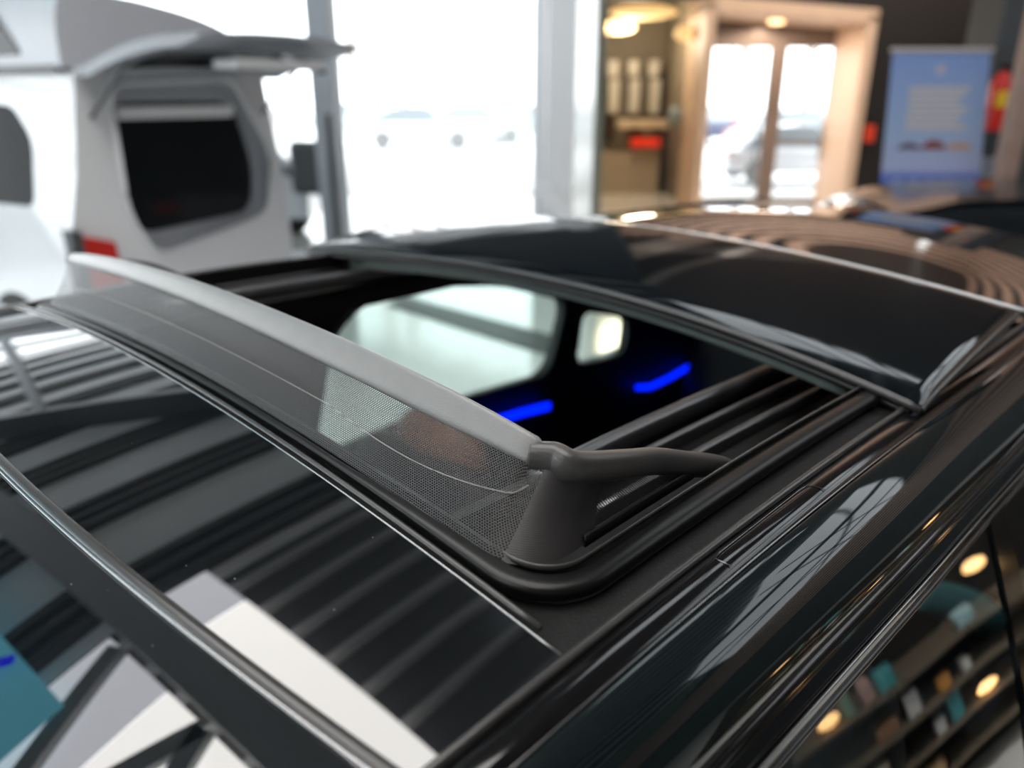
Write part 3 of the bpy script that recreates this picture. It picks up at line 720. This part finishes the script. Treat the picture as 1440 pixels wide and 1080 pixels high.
# banner
bd = 7.5
def bp(px, py, d=bd): return at(px, py, d)
ban = thing('roll_up_banner', 'blue roll-up banner with a photo of cars and rows of small text', 'banner', W(3.85, bd, 0))
TLp, TRp, = bp(1256, 72), bp(1394, 70); BLp, BRp = W(inroom(TLp)[0]-.0, bd, .06), W(inroom(TRp)[0]-.0, bd, .06)
tl = inroom(bp(1256, 74)); tr_ = inroom(bp(1394, 74)); bl = inroom(bp(1235, 290)); br = inroom(bp(1372, 300))
def banp(s_, t, off=0):                # s across, t down 0..1 (1 = floor)
    zt, zb = tl[2], .08; z = lerp(zt, zb, t)
    k = (zt-z)/(zt-bl[2]); aL = lerp(tl[0], bl[0], k); aR = lerp(tr_[0], br[0], k); return W(lerp(aL, aR, s_), bd-off, z)
M_ban = mat('banner_print', (.2, .3, .7), .5)
nt = M_ban.node_tree; tc = nt.nodes.new('ShaderNodeTexCoord'); spx = nt.nodes.new('ShaderNodeSeparateXYZ'); cr = nt.nodes.new('ShaderNodeValToRGB'); mp = nt.nodes.new('ShaderNodeMapRange')
nt.links.new(tc.outputs['Object'], spx.inputs[0]); nt.links.new(spx.outputs[2], mp.inputs[0]); mp.inputs[1].default_value = 0; mp.inputs[2].default_value = 2.3
nt.links.new(mp.outputs[0], cr.inputs[0]); nt.links.new(cr.outputs[0], nt.nodes['Principled BSDF'].inputs['Base Color'])
el = cr.color_ramp.elements; el[0].position = 0; el[0].color = (.07, .12, .46, 1); el[1].position = 1; el[1].color = (.19, .29, .58, 1)
for p_, c_ in ((.50, (.09, .15, .50, 1)), (.535, (.38, .42, .62, 1)), (.7, (.30, .40, .60, 1))):
    e = el.new(p_); e.color = c_
m = MB().add([banp(0, 0), banp(1, 0), banp(1, 1), banp(0, 1), banp(0, 0, -.006), banp(1, 0, -.006), banp(1, 1, -.006), banp(0, 1, -.006)], [(0, 1, 2, 3), (7, 6, 5, 4), (0, 4, 5, 1), (1, 5, 6, 2), (2, 6, 7, 3), (3, 7, 4, 0)]); m.build('banner_sheet', M_ban, ban)
MB().tube([banp(-.02, -.01), banp(1.02, -.01)], oval(.02, .02, 10)).build('top_rail', mat('banner_rail', (.55, .48, .45), .4), ban, 'auto')
MB().box((banp(.5, 1)+Vector((0, 0, -.04))), (.95, .22, .07), YAW).build('base_cassette', M_alu, ban, bevel=.01)
MB().cyl(banp(.5, 0, -.04), banp(.5, 1, -.04), .012).build('support_pole', M_alu, ban, 'auto')
def banrect(nm, s0, s1, y0, y1, mt, off=.004):
    def tt(y): return (tl[2]-inroom(bp(1310, y))[2])/(tl[2]-.08)
    return MB().add([banp(s0, tt(y0), off), banp(s1, tt(y0), off), banp(s1, tt(y1), off), banp(s0, tt(y1), off)], [(0, 1, 2, 3)]).build(nm, mt, ban)
M_txt = mat('print_beige', (.52, .48, .48), .6, noise=.1, nscale=30); M_txt2 = mat('print_lilac', (.36, .37, .62), .6)
for i in range(7): banrect('text_line', .2, .82-.05*(i % 3), 122+i*9, 128.5+i*9, M_txt)
banrect('emblem', .46, .54, 92, 104, mat('print_pink', (.5, .42, .48), .6))
for k, (s_, w_, h_, c_) in enumerate([(.25, .12, 7, (.12, .08, .11)), (.50, .13, 10, (.22, .06, .05)), (.76, .14, 7, (.5, .28, .16))]):
    pts = []
    for y_, sx in ((206, 1), (206-h_*.2, 1.0), (206-h_, .55), (206-h_*1.3, .3), (206-h_*1.3, -.3), (206-h_, -.6), (206-h_*.2, -1), (206, -1)):
        t_ = (tl[2]-inroom(bp(1310, y_+4))[2])/(tl[2]-.08); pts.append(banp(s_+w_*sx, t_, .005))
    MB().prism(pts, -HD*.002).build('printed_car', mat('print_car_%d' % k, c_, .5), ban)
for k in range(5):
    for r_ in range(2): banrect('print_icon', .12+.165*k, .21+.165*k, 252+r_*18, 265+r_*18, M_txt2)
banrect('text_line', .3, .7, 236, 242, M_txt2)
# dark column with fire extinguisher
column('low_column', 4.70, 5.45, 8.2, 8.8, M_dgrey, 'dark grey column behind the blue banner carrying the fire extinguisher')
ex = inroom(at(1404, 140, 8.0)); ext = thing('fire_extinguisher', 'red fire extinguisher with a yellow label on the dark column', 'fire extinguisher', W(ex[0], 8.0, 1.5))
M_er = mat('extinguisher_red', (.72, .02, .01), .3)
zt, zb = inroom(at(1404, 100, 8))[2], inroom(at(1404, 184, 8))[2]
MB().tube([W(ex[0], 8.0, z) for z in (zb, zb+.02, zt-.12, zt-.05, zt)], circ(.095, 20), up=HD, scales=[.85, 1, 1, .7, .3]).build('tank', M_er, ext, 'auto')
MB().box(W(ex[0]-.02, 7.905, (zt+zb)/2+.02), (.11, .012, .15), YAW).build('yellow_label', mat('label_yellow', (.9, .55, .02), .5), ext)
MB().box(W(ex[0], 8.0, zt+.04), (.12, .03, .04), YAW).build('valve_handle', M_mattblk, ext, bevel=.01)
MB().tube(smooth_path([W(ex[0]+.03, 7.97, zt+.03), W(ex[0]+.13, 7.95, zt-.1), W(ex[0]+.12, 7.95, zb+.2)], 5), circ(.012, 8)).build('hose', M_mattblk, ext, True)
MB().box(W(ex[0], 8.13, (zt+zb)/2), (.1, .08, .2), YAW).build('wall_bracket', M_mattblk, ext)
ce = at(1222, 188, B1-.18); o = MB().box(ce, (.16, .10, .26), YAW).build('fire_alarm_box', mat('alarm_red', (.75, .06, .02), .4), None, bevel=.02); tag(o, 'small red fire alarm box on the brown wall right of the portal', 'alarm')
ce = at(1388, 262, 8.0); o = MB().box(ce, (.26, .2, .55), YAW).build('wall_cabinet', mat('grey_cabinet', (.22, .24, .27), .5), None, bevel=.01); tag(o, 'small grey cabinet under the fire extinguisher', 'cabinet')
ce = inroom(at(1434, 160, 7.2)); o = quadbox(MB(), ce[0]-.05, ce[0]+.1, 7.2, 7.35, 0, 3.2).build('wooden_post', mat('wood_post', (.30, .20, .16), .5, noise=.2, nscale=6), None, bevel=.01); tag(o, 'narrow wooden post at the right edge of the picture', 'post')

# low product display, made up and added for coloured reflections in the side window
ds = thing('added_display_stand', 'added low display stand with a dark back on the near side, made up for the coloured reflections in the side window', 'display', W(2.95, 1.1, 0))
quadbox(MB(), 2.98, 3.02, .1, 2.3, 0, .95).build('back_panel', M_wall, ds)
for z in (.18, .34, .49, .65): quadbox(MB(), 2.72, 2.98, .3, 2.0, z-.012, z).build('shelf_board', M_cafe, ds)
quadbox(MB(), 2.72, 3.0, .28, .30, 0, .95).build('side_board', M_wall, ds); quadbox(MB(), 2.72, 3.0, 2.0, 2.02, 0, .95).build('side_board', M_wall, ds)
items = [('white_box', .87, .49, .075, .10, (.9, .9, .88), 'tall white box, first from the stand middle'), ('teal_box', .80, .65, .09, .07, (.10, .5, .55), 'teal box on the top shelf of the added display stand'),
 ('pink_box', .70, .65, .06, .08, (.75, .5, .45), 'pink box beside the teal box on the top shelf'), ('white_box', .97, .34, .06, .07, (.9, .9, .9), 'small white box on the second shelf from the floor'),
 ('teal_box', 1.08, .34, .08, .12, (.10, .45, .5), 'tall teal box on the second shelf from the floor'), ('orange_box', 1.06, .49, .08, .06, (.9, .42, .10), 'orange box on the third shelf of the added display stand'),
 ('brown_box', .72, .49, .12, .06, (.4, .2, .1), 'flat brown box on the third shelf of the added display stand'), ('pale_box', 1.28, .65, .10, .06, (.5, .75, .8), 'pale blue box at the far end of the top shelf'),
 ('cream_box', .62, .34, .10, .07, (.8, .7, .5), 'cream box on the second shelf nearest the car'), ('green_box', .60, .65, .05, .10, (.3, .5, .4), 'green box on the top shelf nearest the car'),
 ('white_box', 1.20, .49, .05, .05, (.9, .9, .9), 'smallest white cube on the third shelf'), ('orange_box', .88, .18, .12, .07, (.8, .5, .25), 'orange box on the lowest shelf')]
for nm, h_, z, w2, hh, c_, lb in items:
    o = quadbox(MB(), 2.76, 2.84, h_-w2/2, h_+w2/2, z, z+hh).build(nm, mat('item_%s_%d' % (nm, int(c_[0]*100)), c_, .35, coat=.5), None, bevel=.006, seg=2); tag(o, lb+(' of the added display stand' if 'stand' not in lb else ''), 'box')
for h_, z, lb in ((1.42, .80, 'added warm lamp on the display stand, far end'), (.50, .655, 'added warm lamp on the display stand, end nearest the car'), (1.26, .345, 'added warm lamp low on the display stand')):
    o = MB().ell(W(2.76, h_, z+.03), (.03, .055, .022), 16, Matrix.Rotation(YAW, 3, 'Z')).build('added_display_lamp', mat('display_lamp_glow', (1, .8, .5), .5, emit=(1, .55, .2), es=9), None, True); tag(o, lb, 'lamp')  # small glowing ovals added for the warm spots mirrored in the window
    MB().cyl(W(2.80, h_, z+.03), W(2.99, h_, z+.03), .008).build('lamp_arm', M_alu, o)
lt = bpy.data.lights.new('display_fill_spot', 'SPOT'); lt.energy = 260; lt.spot_size = math.radians(38); lt.shadow_soft_size = .1; lt.color = (1, .95, .88)  # spot added to brighten the made-up display for its window reflection
lo = bpy.data.objects.new('display_fill_spot', lt); lo.location = W(1.6, 1.0, 3.2); C.objects.link(lo)
lo.rotation_euler = (W(2.85, 1.0, .5)-lo.location).to_track_quat('-Z', 'Y').to_euler()

# ---------------------------------------------------------------- vehicles
def xf(o, d, w): return lambda x, y, z: Vector((o.x+d.x*x+w.x*y, o.y+d.y*x+w.y*y, z))
M_tint = mat('dark_car_glass', (.01, .012, .014), .05, spec=.25); M_vtint = mat('van_side_glass', (.008, .009, .010), .1, spec=.04); M_headl = mat('headlamp', (.7, .72, .75), .15); M_redl = mat('red_lens', (.45, .02, .015), .2)
M_tint_out = mat('glare_pale_car_glass', (.26, .29, .31), .2); M_tyre_out = mat('glare_pale_tyre', (.22, .22, .22), .8)  # paler glass and tyres for far cars, outdoor glare put into the colour
def small_car(label, loc_, dirv, col, group=None, scale=1.0, cat='car', rough=.25, far=False):
    o = Vector((loc_.x, loc_.y, 0)); d = dirv.normalized(); w = Vector((-d.y, d.x, 0)); root = thing('parked_car', label, cat, o, group)
    X = xf(o, d, w); s_ = scale; mt = mat('paint_%02d%02d%02d' % tuple(int(c*99) for c in col), col, rough, coat=.6)
    secs = [(-2.15, .45, .62, .66), (-2.05, .30, .86, .78), (-1.6, .26, .96, .85), (-.9, .24, .98, .88), (.6, .24, .96, .88), (1.2, .26, .92, .86), (1.8, .30, .80, .80), (2.1, .42, .64, .68)]
    rows = []
    for x, zb_, zt_, hw in secs:
        ring = []
        for a, b in oval(1, 1, 24, 4.5): ring.append(X(x*s_, a*hw*s_, (lerp(zb_, zt_, (b+1)/2))*s_))
        rows.append(ring)
    MB().grid(rows, True, True).build('body', mt, root, True)
    rows = []
    for x, zt_, hw in [(-1.75, .92, .70), (-1.25, 1.30, .62), (-.8, 1.42, .60), (0, 1.46, .60), (.35, 1.42, .60), (1.05, .95, .72)]:
        rows.append([X(x*s_, v*s_, z*s_) for v, z in [(-.78, .90), (-hw-.03, lerp(.9, zt_, .85)), (-hw*.8, zt_), (hw*.8, zt_), (hw+.03, lerp(.9, zt_, .85)), (.78, .90)]])
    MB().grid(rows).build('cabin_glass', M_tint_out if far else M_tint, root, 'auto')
    MB().grid([[X(x*s_, v*s_, (z+.012)*s_) for v, z in [(-.56, z0-.02), (-.3, z0), (.3, z0), (.56, z0-.02)]] for x, z0 in [(-1.15, 1.34), (-.8, 1.425), (0, 1.465), (.3, 1.43)]]).build('roof', mt, root, True)
    for x in (-1.35, 1.35):
        for q in (-1, 1):
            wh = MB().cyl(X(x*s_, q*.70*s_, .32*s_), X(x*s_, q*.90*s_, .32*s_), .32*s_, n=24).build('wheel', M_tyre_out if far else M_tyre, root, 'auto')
    for q in (-1, 1):
        MB().box(X(1.93*s_, q*.55*s_, .66*s_), (.25*s_, .28*s_, .12*s_), math.atan2(d.y, d.x)).build('headlight', M_headl, root, bevel=.03)
        MB().box(X(-2.05*s_, q*.58*s_, .78*s_), (.12*s_, .28*s_, .14*s_), math.atan2(d.y, d.x)).build('tail_light', M_redl, root, bevel=.03)
        MB().box(X(.55*s_, q*.95*s_, 1.0*s_), (.12*s_, .18*s_, .12*s_), math.atan2(d.y, d.x)).build('side_mirror', mt, root, bevel=.03)
    return root
# dark car in the showroom beyond the near roof
small_car('dark parked car showing only its roof beyond the near car, under the banner', W(3.3, 4.9, 0), Vector((1, .15, 0))*1.0 and (RT*1+HD*-.10), (.012, .012, .014), scale=.93)
# outside
struct(MB().add([W(-60, B1+2, -.06), W(90, B1+2, -.06), W(90, 120, -.06), W(-90, 120, -.06), W(-90, -40, -.06), W(A0-.2, -40, -.06), W(A0-.2, GB+.1, -.06), W(.9, GB+.1, -.06), W(.9, B1+2, -.06)], [(0, 1, 2, 3, 4, 5, 6, 7, 8)]).build('yard_ground', M_snow))
def outcar(px, dist, col, lab, ang=0, **k):
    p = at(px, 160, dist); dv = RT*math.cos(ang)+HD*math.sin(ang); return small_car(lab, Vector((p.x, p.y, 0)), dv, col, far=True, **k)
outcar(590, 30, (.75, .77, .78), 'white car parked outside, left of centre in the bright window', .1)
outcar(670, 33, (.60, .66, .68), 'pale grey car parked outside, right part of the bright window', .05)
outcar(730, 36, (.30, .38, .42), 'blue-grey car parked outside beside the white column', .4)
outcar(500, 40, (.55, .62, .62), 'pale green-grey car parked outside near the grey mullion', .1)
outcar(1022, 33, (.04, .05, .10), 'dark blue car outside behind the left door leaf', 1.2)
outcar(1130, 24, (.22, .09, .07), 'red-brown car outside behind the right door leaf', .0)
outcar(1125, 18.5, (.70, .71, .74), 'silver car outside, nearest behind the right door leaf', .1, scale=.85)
M_bark = mat('bark', (.42, .36, .33), .9, noise=.2)
def tree(px, dist, h_, lab):
    p = at(px, 160, dist); r0 = thing('bare_tree', lab, 'tree', (p.x, p.y, 0), 'bare trees outside the window')
    MB().tube([Vector((p.x, p.y, z)) for z in (-.05, h_*.3, h_*.7, h_)], circ(.28, 10), up=HD, scales=[1.2, 1, .6, .15]).build('trunk', M_bark, r0, True)
    m_ = MB()
    for i in range(26):
        z = random.uniform(h_*.2, h_*.9); a = random.uniform(0, 2*PI); L = random.uniform(1.2, 2.8)*(1.1-z/h_); s0 = Vector((p.x, p.y, z))
        e = s0+Vector((math.cos(a)*L, math.sin(a)*L, L*1.2)); m_.cyl(s0, e, .07, .02, 6)
        for j in range(3):
            s1 = s0.lerp(e, random.uniform(.3, .9)); a2 = random.uniform(0, 2*PI); m_.cyl(s1, s1+Vector((math.cos(a2)*L*.4, math.sin(a2)*L*.4, L*.5)), .03, .01, 5)
    m_.build('branches', M_bark, r0)
for px, dd, hh in ((532, 42, 13), (568, 46, 14), (500, 50, 12), (1040, 44, 12), (1130, 48, 12)): tree(px, dd, hh, {532: 'bare tree outside, left one of the close pair seen through the big window', 568: 'bare tree outside, right one of the close pair seen through the big window', 500: 'bare tree outside just right of the grey steel column', 1040: 'bare tree outside behind the left door leaf', 1130: 'bare tree outside behind the right door leaf'}[px])

# white van -------------------------------------------------------
M_van = mat('van_white', (.62, .63, .65), .25, coat=.8, noise=.03)
M_vgrey2 = mat('van_roof_silver', (.42, .43, .46), .35, noise=.05)
M_vgrey = mat('van_grey', (.24, .255, .28), .35, noise=.05); M_vdark = mat('van_dark_trim', (.05, .055, .06), .4)
va = at(108, 250, 4.5); vb = at(402, 250, 5.9); va = Vector((va.x, va.y, 0)); vb = Vector((vb.x, vb.y, 0))
wv = (vb-va).normalized(); VWID = (vb-va).length; dv = Vector((-wv.y, wv.x, 0))
if dv.dot(-RT) < 0: dv = -dv
VX = lambda x, y, z: Vector((va.x+dv.x*x+wv.x*y, va.y+dv.y*x+wv.y*y, z))
def on_rear(px, py, x=0.0):             # pixel onto the plane of the van's rear face shifted x forward
    q = ray(px, py); p0 = VX(x, 0, 0); t = (p0-CAM).dot(dv)/q.dot(dv); p = CAM+q*t; return ((p-va).dot(wv), p.z)
def on_side(px, py, y=0.0):
    q = ray(px, py); p0 = VX(0, y, 0); t = (p0-CAM).dot(wv)/q.dot(wv); p = CAM+q*t; return ((p-va).dot(dv), p.z)
van = thing('van', 'white camper van with its tailgate open, at the left', 'van', VX(2.4, VWID/2, 0))
# rear face with opening
ow = [on_rear(x, y) for x, y in [(152, 118), (325, 108), (382, 215), (378, 300), (222, 362), (180, 300)]]
oi = [on_rear(x, y) for x, y in [(162, 143), (340, 142), (368, 235), (366, 297), (208, 332), (178, 250)]]
outl = [(-.10, .45), (VWID, .45), (VWID+.0, 1.2), (VWID-.12, 2.0), (.10, 2.0), (.0, 1.45), (-.09, 1.15)]
vs2, fs2 = plate(outl, [rounded(ow, .12)], .05)
MB().add([VX(a.z+.03, a.x, a.y) for a in vs2], fs2).build('rear_frame', M_van, van, 'auto')
# stepped inner frame
ro, ri = rounded(ow, .12, 8), rounded(oi, .14, 8)
MB().grid([[VX(.0, a, b) for a, b in ro], [VX(.06, lerp(a, c, .35), lerp(b, d, .35)) for (a, b), (c, d) in zip(ro, ri)], [VX(.05, lerp(a, c, .6), lerp(b, d, .6)) for (a, b), (c, d) in zip(ro, ri)], [VX(.09, c, d) for c, d in ri]], True).build('opening_frame', M_vgrey, van, True)
MB().tube([VX(-.005, a, b) for a, b in ro]+[VX(-.005, *ro[0])], circ(.014, 8)).build('opening_seal', M_van, van, True)
MB().prism([VX(.10, a, b) for a, b in ri], dv*.01).build('rear_window', M_tint, van)
b0 = [on_rear(x, y, .085) for x, y in [(164, 150), (328, 148), (326, 164), (164, 168)]]
MB().prism([VX(.075, a, b) for a, b in b0], dv*.02).build('interior_light_band', M_white, van, bevel=.004)  # white strip stands in for the bright interior light atop the opening
# sides, roof
sw = [on_side(x, y) for x, y in [(-60, 130), (0, 158), (25, 195), (48, 292), (-60, 300)]]
side_out = [(0, .45), (4.6, .45), (4.7, 1.0), (4.0, 1.25), (3.4, 1.9), (3.0, 2.0), (0.02, 2.0)]
hole = rounded([(sw[1][0], min(1.86, sw[1][1]+.04)), (sw[2][0]*.9, sw[2][1]), (sw[3][0], sw[3][1]), (2.7, sw[3][1]), (2.7, 1.86)], .08)
vs3, fs3 = plate(side_out, [hole], .04)
for y_, s_ in ((.0, 1), (VWID, -1)):
    rz_ = []
    for a in vs3:
        inn_ = .10*max(0, (a.y-1.2)/.8)
        rz_.append(VX(a.x, y_+s_*(inn_+.02+a.z), a.y))
    MB().add(rz_, fs3).build('body_side', M_van, van)
    MB().prism([VX(a, y_+s_*(.03+.10*max(0, (b-1.2)/.8)), b) for a, b in hole], wv*.006).build('side_window', M_vtint, van)
MB().add([VX(0, .10, 2.0), VX(0, VWID-.10, 2.0), VX(3.0, VWID-.1, 2.0), VX(3.0, .1, 2.0), VX(0, .14, 2.03), VX(0, VWID-.14, 2.03), VX(3, VWID-.14, 2.03), VX(3, .14, 2.03)], [(0, 1, 2, 3), (7, 6, 5, 4), (0, 4, 5, 1), (1, 5, 6, 2), (2, 6, 7, 3), (3, 7, 4, 0)]).build('roof', M_van, van)
MB().grid([[VX(x, y, z) for y in (.05, VWID/2, VWID-.05)] for x, z in ((3.0, 2.0), (3.4, 1.88), (4.05, 1.25), (4.65, 1.02), (4.72, .5))]).build('front_end', M_van, van, 'auto')
MB().box(VX(2.3, VWID/2, .42), (4.5, VWID-.1, .1), math.atan2(dv.y, dv.x)).build('floor_pan', M_mattblk, van)
MB().box(VX(-.04, VWID/2, .55), (.16, VWID-.02, .24), math.atan2(dv.y, dv.x)).build('rear_bumper', M_van, van, bevel=.04)
# raised roof shell: side with window, rear
shell = [(.04, 2.02), (.06, 2.28), (.14, 2.40), (.45, 2.415), (.75, 2.385), (1.05, 2.33), (1.30, 2.24), (1.46, 2.12), (VWID-.10, 2.02)]
rows = []
for x, k in ((.02, .97), (.10, 1), (.8, 1.12), (2.4, 1.12), (2.9, .8), (3.2, .1)): rows.append([VX(x, a, 2.02+(b-2.02)*k) for a, b in smooth_path([(a, b, 0) for a, b in shell], 4) for _ in (0,)] if False else [VX(x, p.x, 2.02+(p.y-2.02)*k) for p in smooth_path([(a, b, 0) for a, b in shell], 4)])
MB().grid(rows, caps=True).build('roof_shell', M_vgrey2, van, 'auto')
MB().prism([VX(a, .035, b) for a, b in rounded([(.35, 2.09), (.55, 2.31), (2.3, 2.31), (2.3, 2.09)], .05)], wv*.012).build('roof_shell_window', M_tint, van)
MB().prism([VX(a, .03, b) for a, b in ((.05, 2.0), (.05, 2.035), (3.1, 2.035), (3.1, 2.0))], wv*.02).build('roof_shell_trim', M_vdark, van)

# tailgate
gl = .92
def gp(x, y, z): return VX(-x, y, z)
grows = []
for i in range(9):
    t = i/8; x = gl*t; zc = 2.00+.17*math.sin(t*PI*.55)
    wsc = 1-.12*t**3
    grows.append([gp(x, VWID/2+(VWID/2-.10)*wsc*s_, zc+.03*(1-s_*s_)) for s_ in (-1, -.8, -.4, 0, .4, .8, 1)])
low = [[p-Vector((0, 0, .06 if 0 < i < 8 else .02)) for p in r_] for i, r_ in enumerate(grows)]
m = MB().grid(grows); m.grid(low); m.grid([grows[-1], low[-1]]); m.grid([grows[0], low[0]]); m.grid([[r_[0] for r_ in grows], [r_[0] for r_ in low]]); m.grid([[r_[-1] for r_ in grows], [r_[-1] for r_ in low]])
tg = m.build('tailgate', M_vgrey, van, 'auto')
iw = [[p-Vector((0, 0, .008)) for p in r_[1:-1]] for r_ in low[2:6]]
MB().grid(iw).build('tailgate_window', M_tint, tg, True)
MB().box(gp(.78, VWID/2, 2.04), (.2, .7, .05), math.atan2(dv.y, dv.x)).build('tailgate_lining', mat('van_pale_lining', (.55, .55, .56), .5), tg, bevel=.02)
MB().cyl(gp(.83, VWID/2+.35, 2.035), gp(.83, VWID/2+.35, 2.0), .03).build('tailgate_latch', M_mattblk, tg, 'auto')
for y_ in (.16, VWID-.16):
    MB().cyl(VX(.02, y_, 1.75), gp(.40, y_, 2.07), .012).build('gas_strut', M_vdark, tg, 'auto')
# lights
tl0 = [on_rear(x, y, -.02) for x, y in [(92, 322), (150, 345), (152, 372), (96, 372)]]
lo_ = MB().prism([VX(-.03, a, b) for a, b in [(-.07, 1.13), (.15, 1.06), (.17, .80), (-.07, .80)]], dv*.06).build('tail_light', M_redl, van, bevel=.01)
MB().prism([VX(-.035, a, b) for a, b in [(-.12, 1.17), (-.05, 1.15), (-.05, .78), (-.12, .78)]], dv*.08).build('tail_light_trim', M_vdark, van, bevel=.005)
for x in (.9, 3.7):
    for y_ in (.1, VWID-.1): MB().cyl(VX(x, y_-.1, .34), VX(x, y_+.1, .34), .34, n=28).build('wheel', M_tyre, van, 'auto')
# second white van parked outside the glazing
v2 = thing('white_van', 'white van parked outside the glass, its dark mirror showing left of the grey column', 'van', W(-4.2, 10.6, 0))
rr = [W(-2.55-x, 9.9, z) for x, z in ((0, .4), (0, 1.05), (.25, 1.15), (.8, 1.75), (1.2, 1.9), (4.0, 1.9), (4.0, .4))]
MB().prism(rr, HD*1.6).build('body', M_van, v2, bevel=.05)
MB().prism([W(-2.6-x, 9.88, z) for x, z in ((.3, 1.16), (.82, 1.7), (1.2, 1.8), (1.7, 1.8), (1.7, 1.16))], HD*.02).build('side_window', M_tint, v2)
for x in (.7, 3.2):
    for b in (9.9, 11.3): MB().cyl(W(-2.55-x, b, .27), W(-2.55-x, b+.2, .27), .33).build('wheel', M_tyre, v2, 'auto')
mc = at(434, 236, 9.6)
MB().box(mc, (.42, .2, .62), YAW).build('side_mirror', M_vdark, v2, bevel=.08)
MB().cyl(mc+Vector((0, 0, -.2)), W(-2.9, 9.95, 1.05), .05).build('mirror_arm', M_vdark, v2, 'auto')
pp = inroom(at(462, 160, 8.2)); pq_ = inroom(at(468, 300, 8.2))
o = quadbox(MB(), pp[0]-.035, pp[0]+.035, 8.17, 8.25, 0, pp[2]).build('black_post', M_vdark, None, bevel=.01); tag(o, 'slim black post in front of the grey steel column', 'post')

# ---------------------------------------------------------------- light
w_ = bpy.data.worlds.new('World'); bpy.context.scene.world = w_; w_.use_nodes = True
bg = w_.node_tree.nodes['Background']; bg.inputs[0].default_value = (.93, .97, 1, 1); bg.inputs[1].default_value = 5

# ---------------------------------------------------------------- camera
cd = bpy.data.cameras.new('camera'); co = bpy.data.objects.new('camera', cd); C.objects.link(co)
co.location = CAM; co.rotation_euler = (PI/2-PITCH, 0, YAW); cd.sensor_width = 36; cd.lens = 36*F/1440
cd.clip_start = .02; cd.clip_end = 500
cd.dof.use_dof = True; cd.dof.focus_distance = .56; cd.dof.aperture_fstop = 3.2
sc = bpy.context.scene; sc.camera = co
vs = sc.view_settings; vs.view_transform = 'Standard'; vs.look = 'None'; vs.exposure = 0; vs.gamma = 1; vs.use_curve_mapping = False
sc.cycles.max_bounces = 8; sc.cycles.transparent_max_bounces = 16; sc.cycles.use_denoising = True
sc.cycles.caustics_reflective = False; sc.cycles.caustics_refractive = False
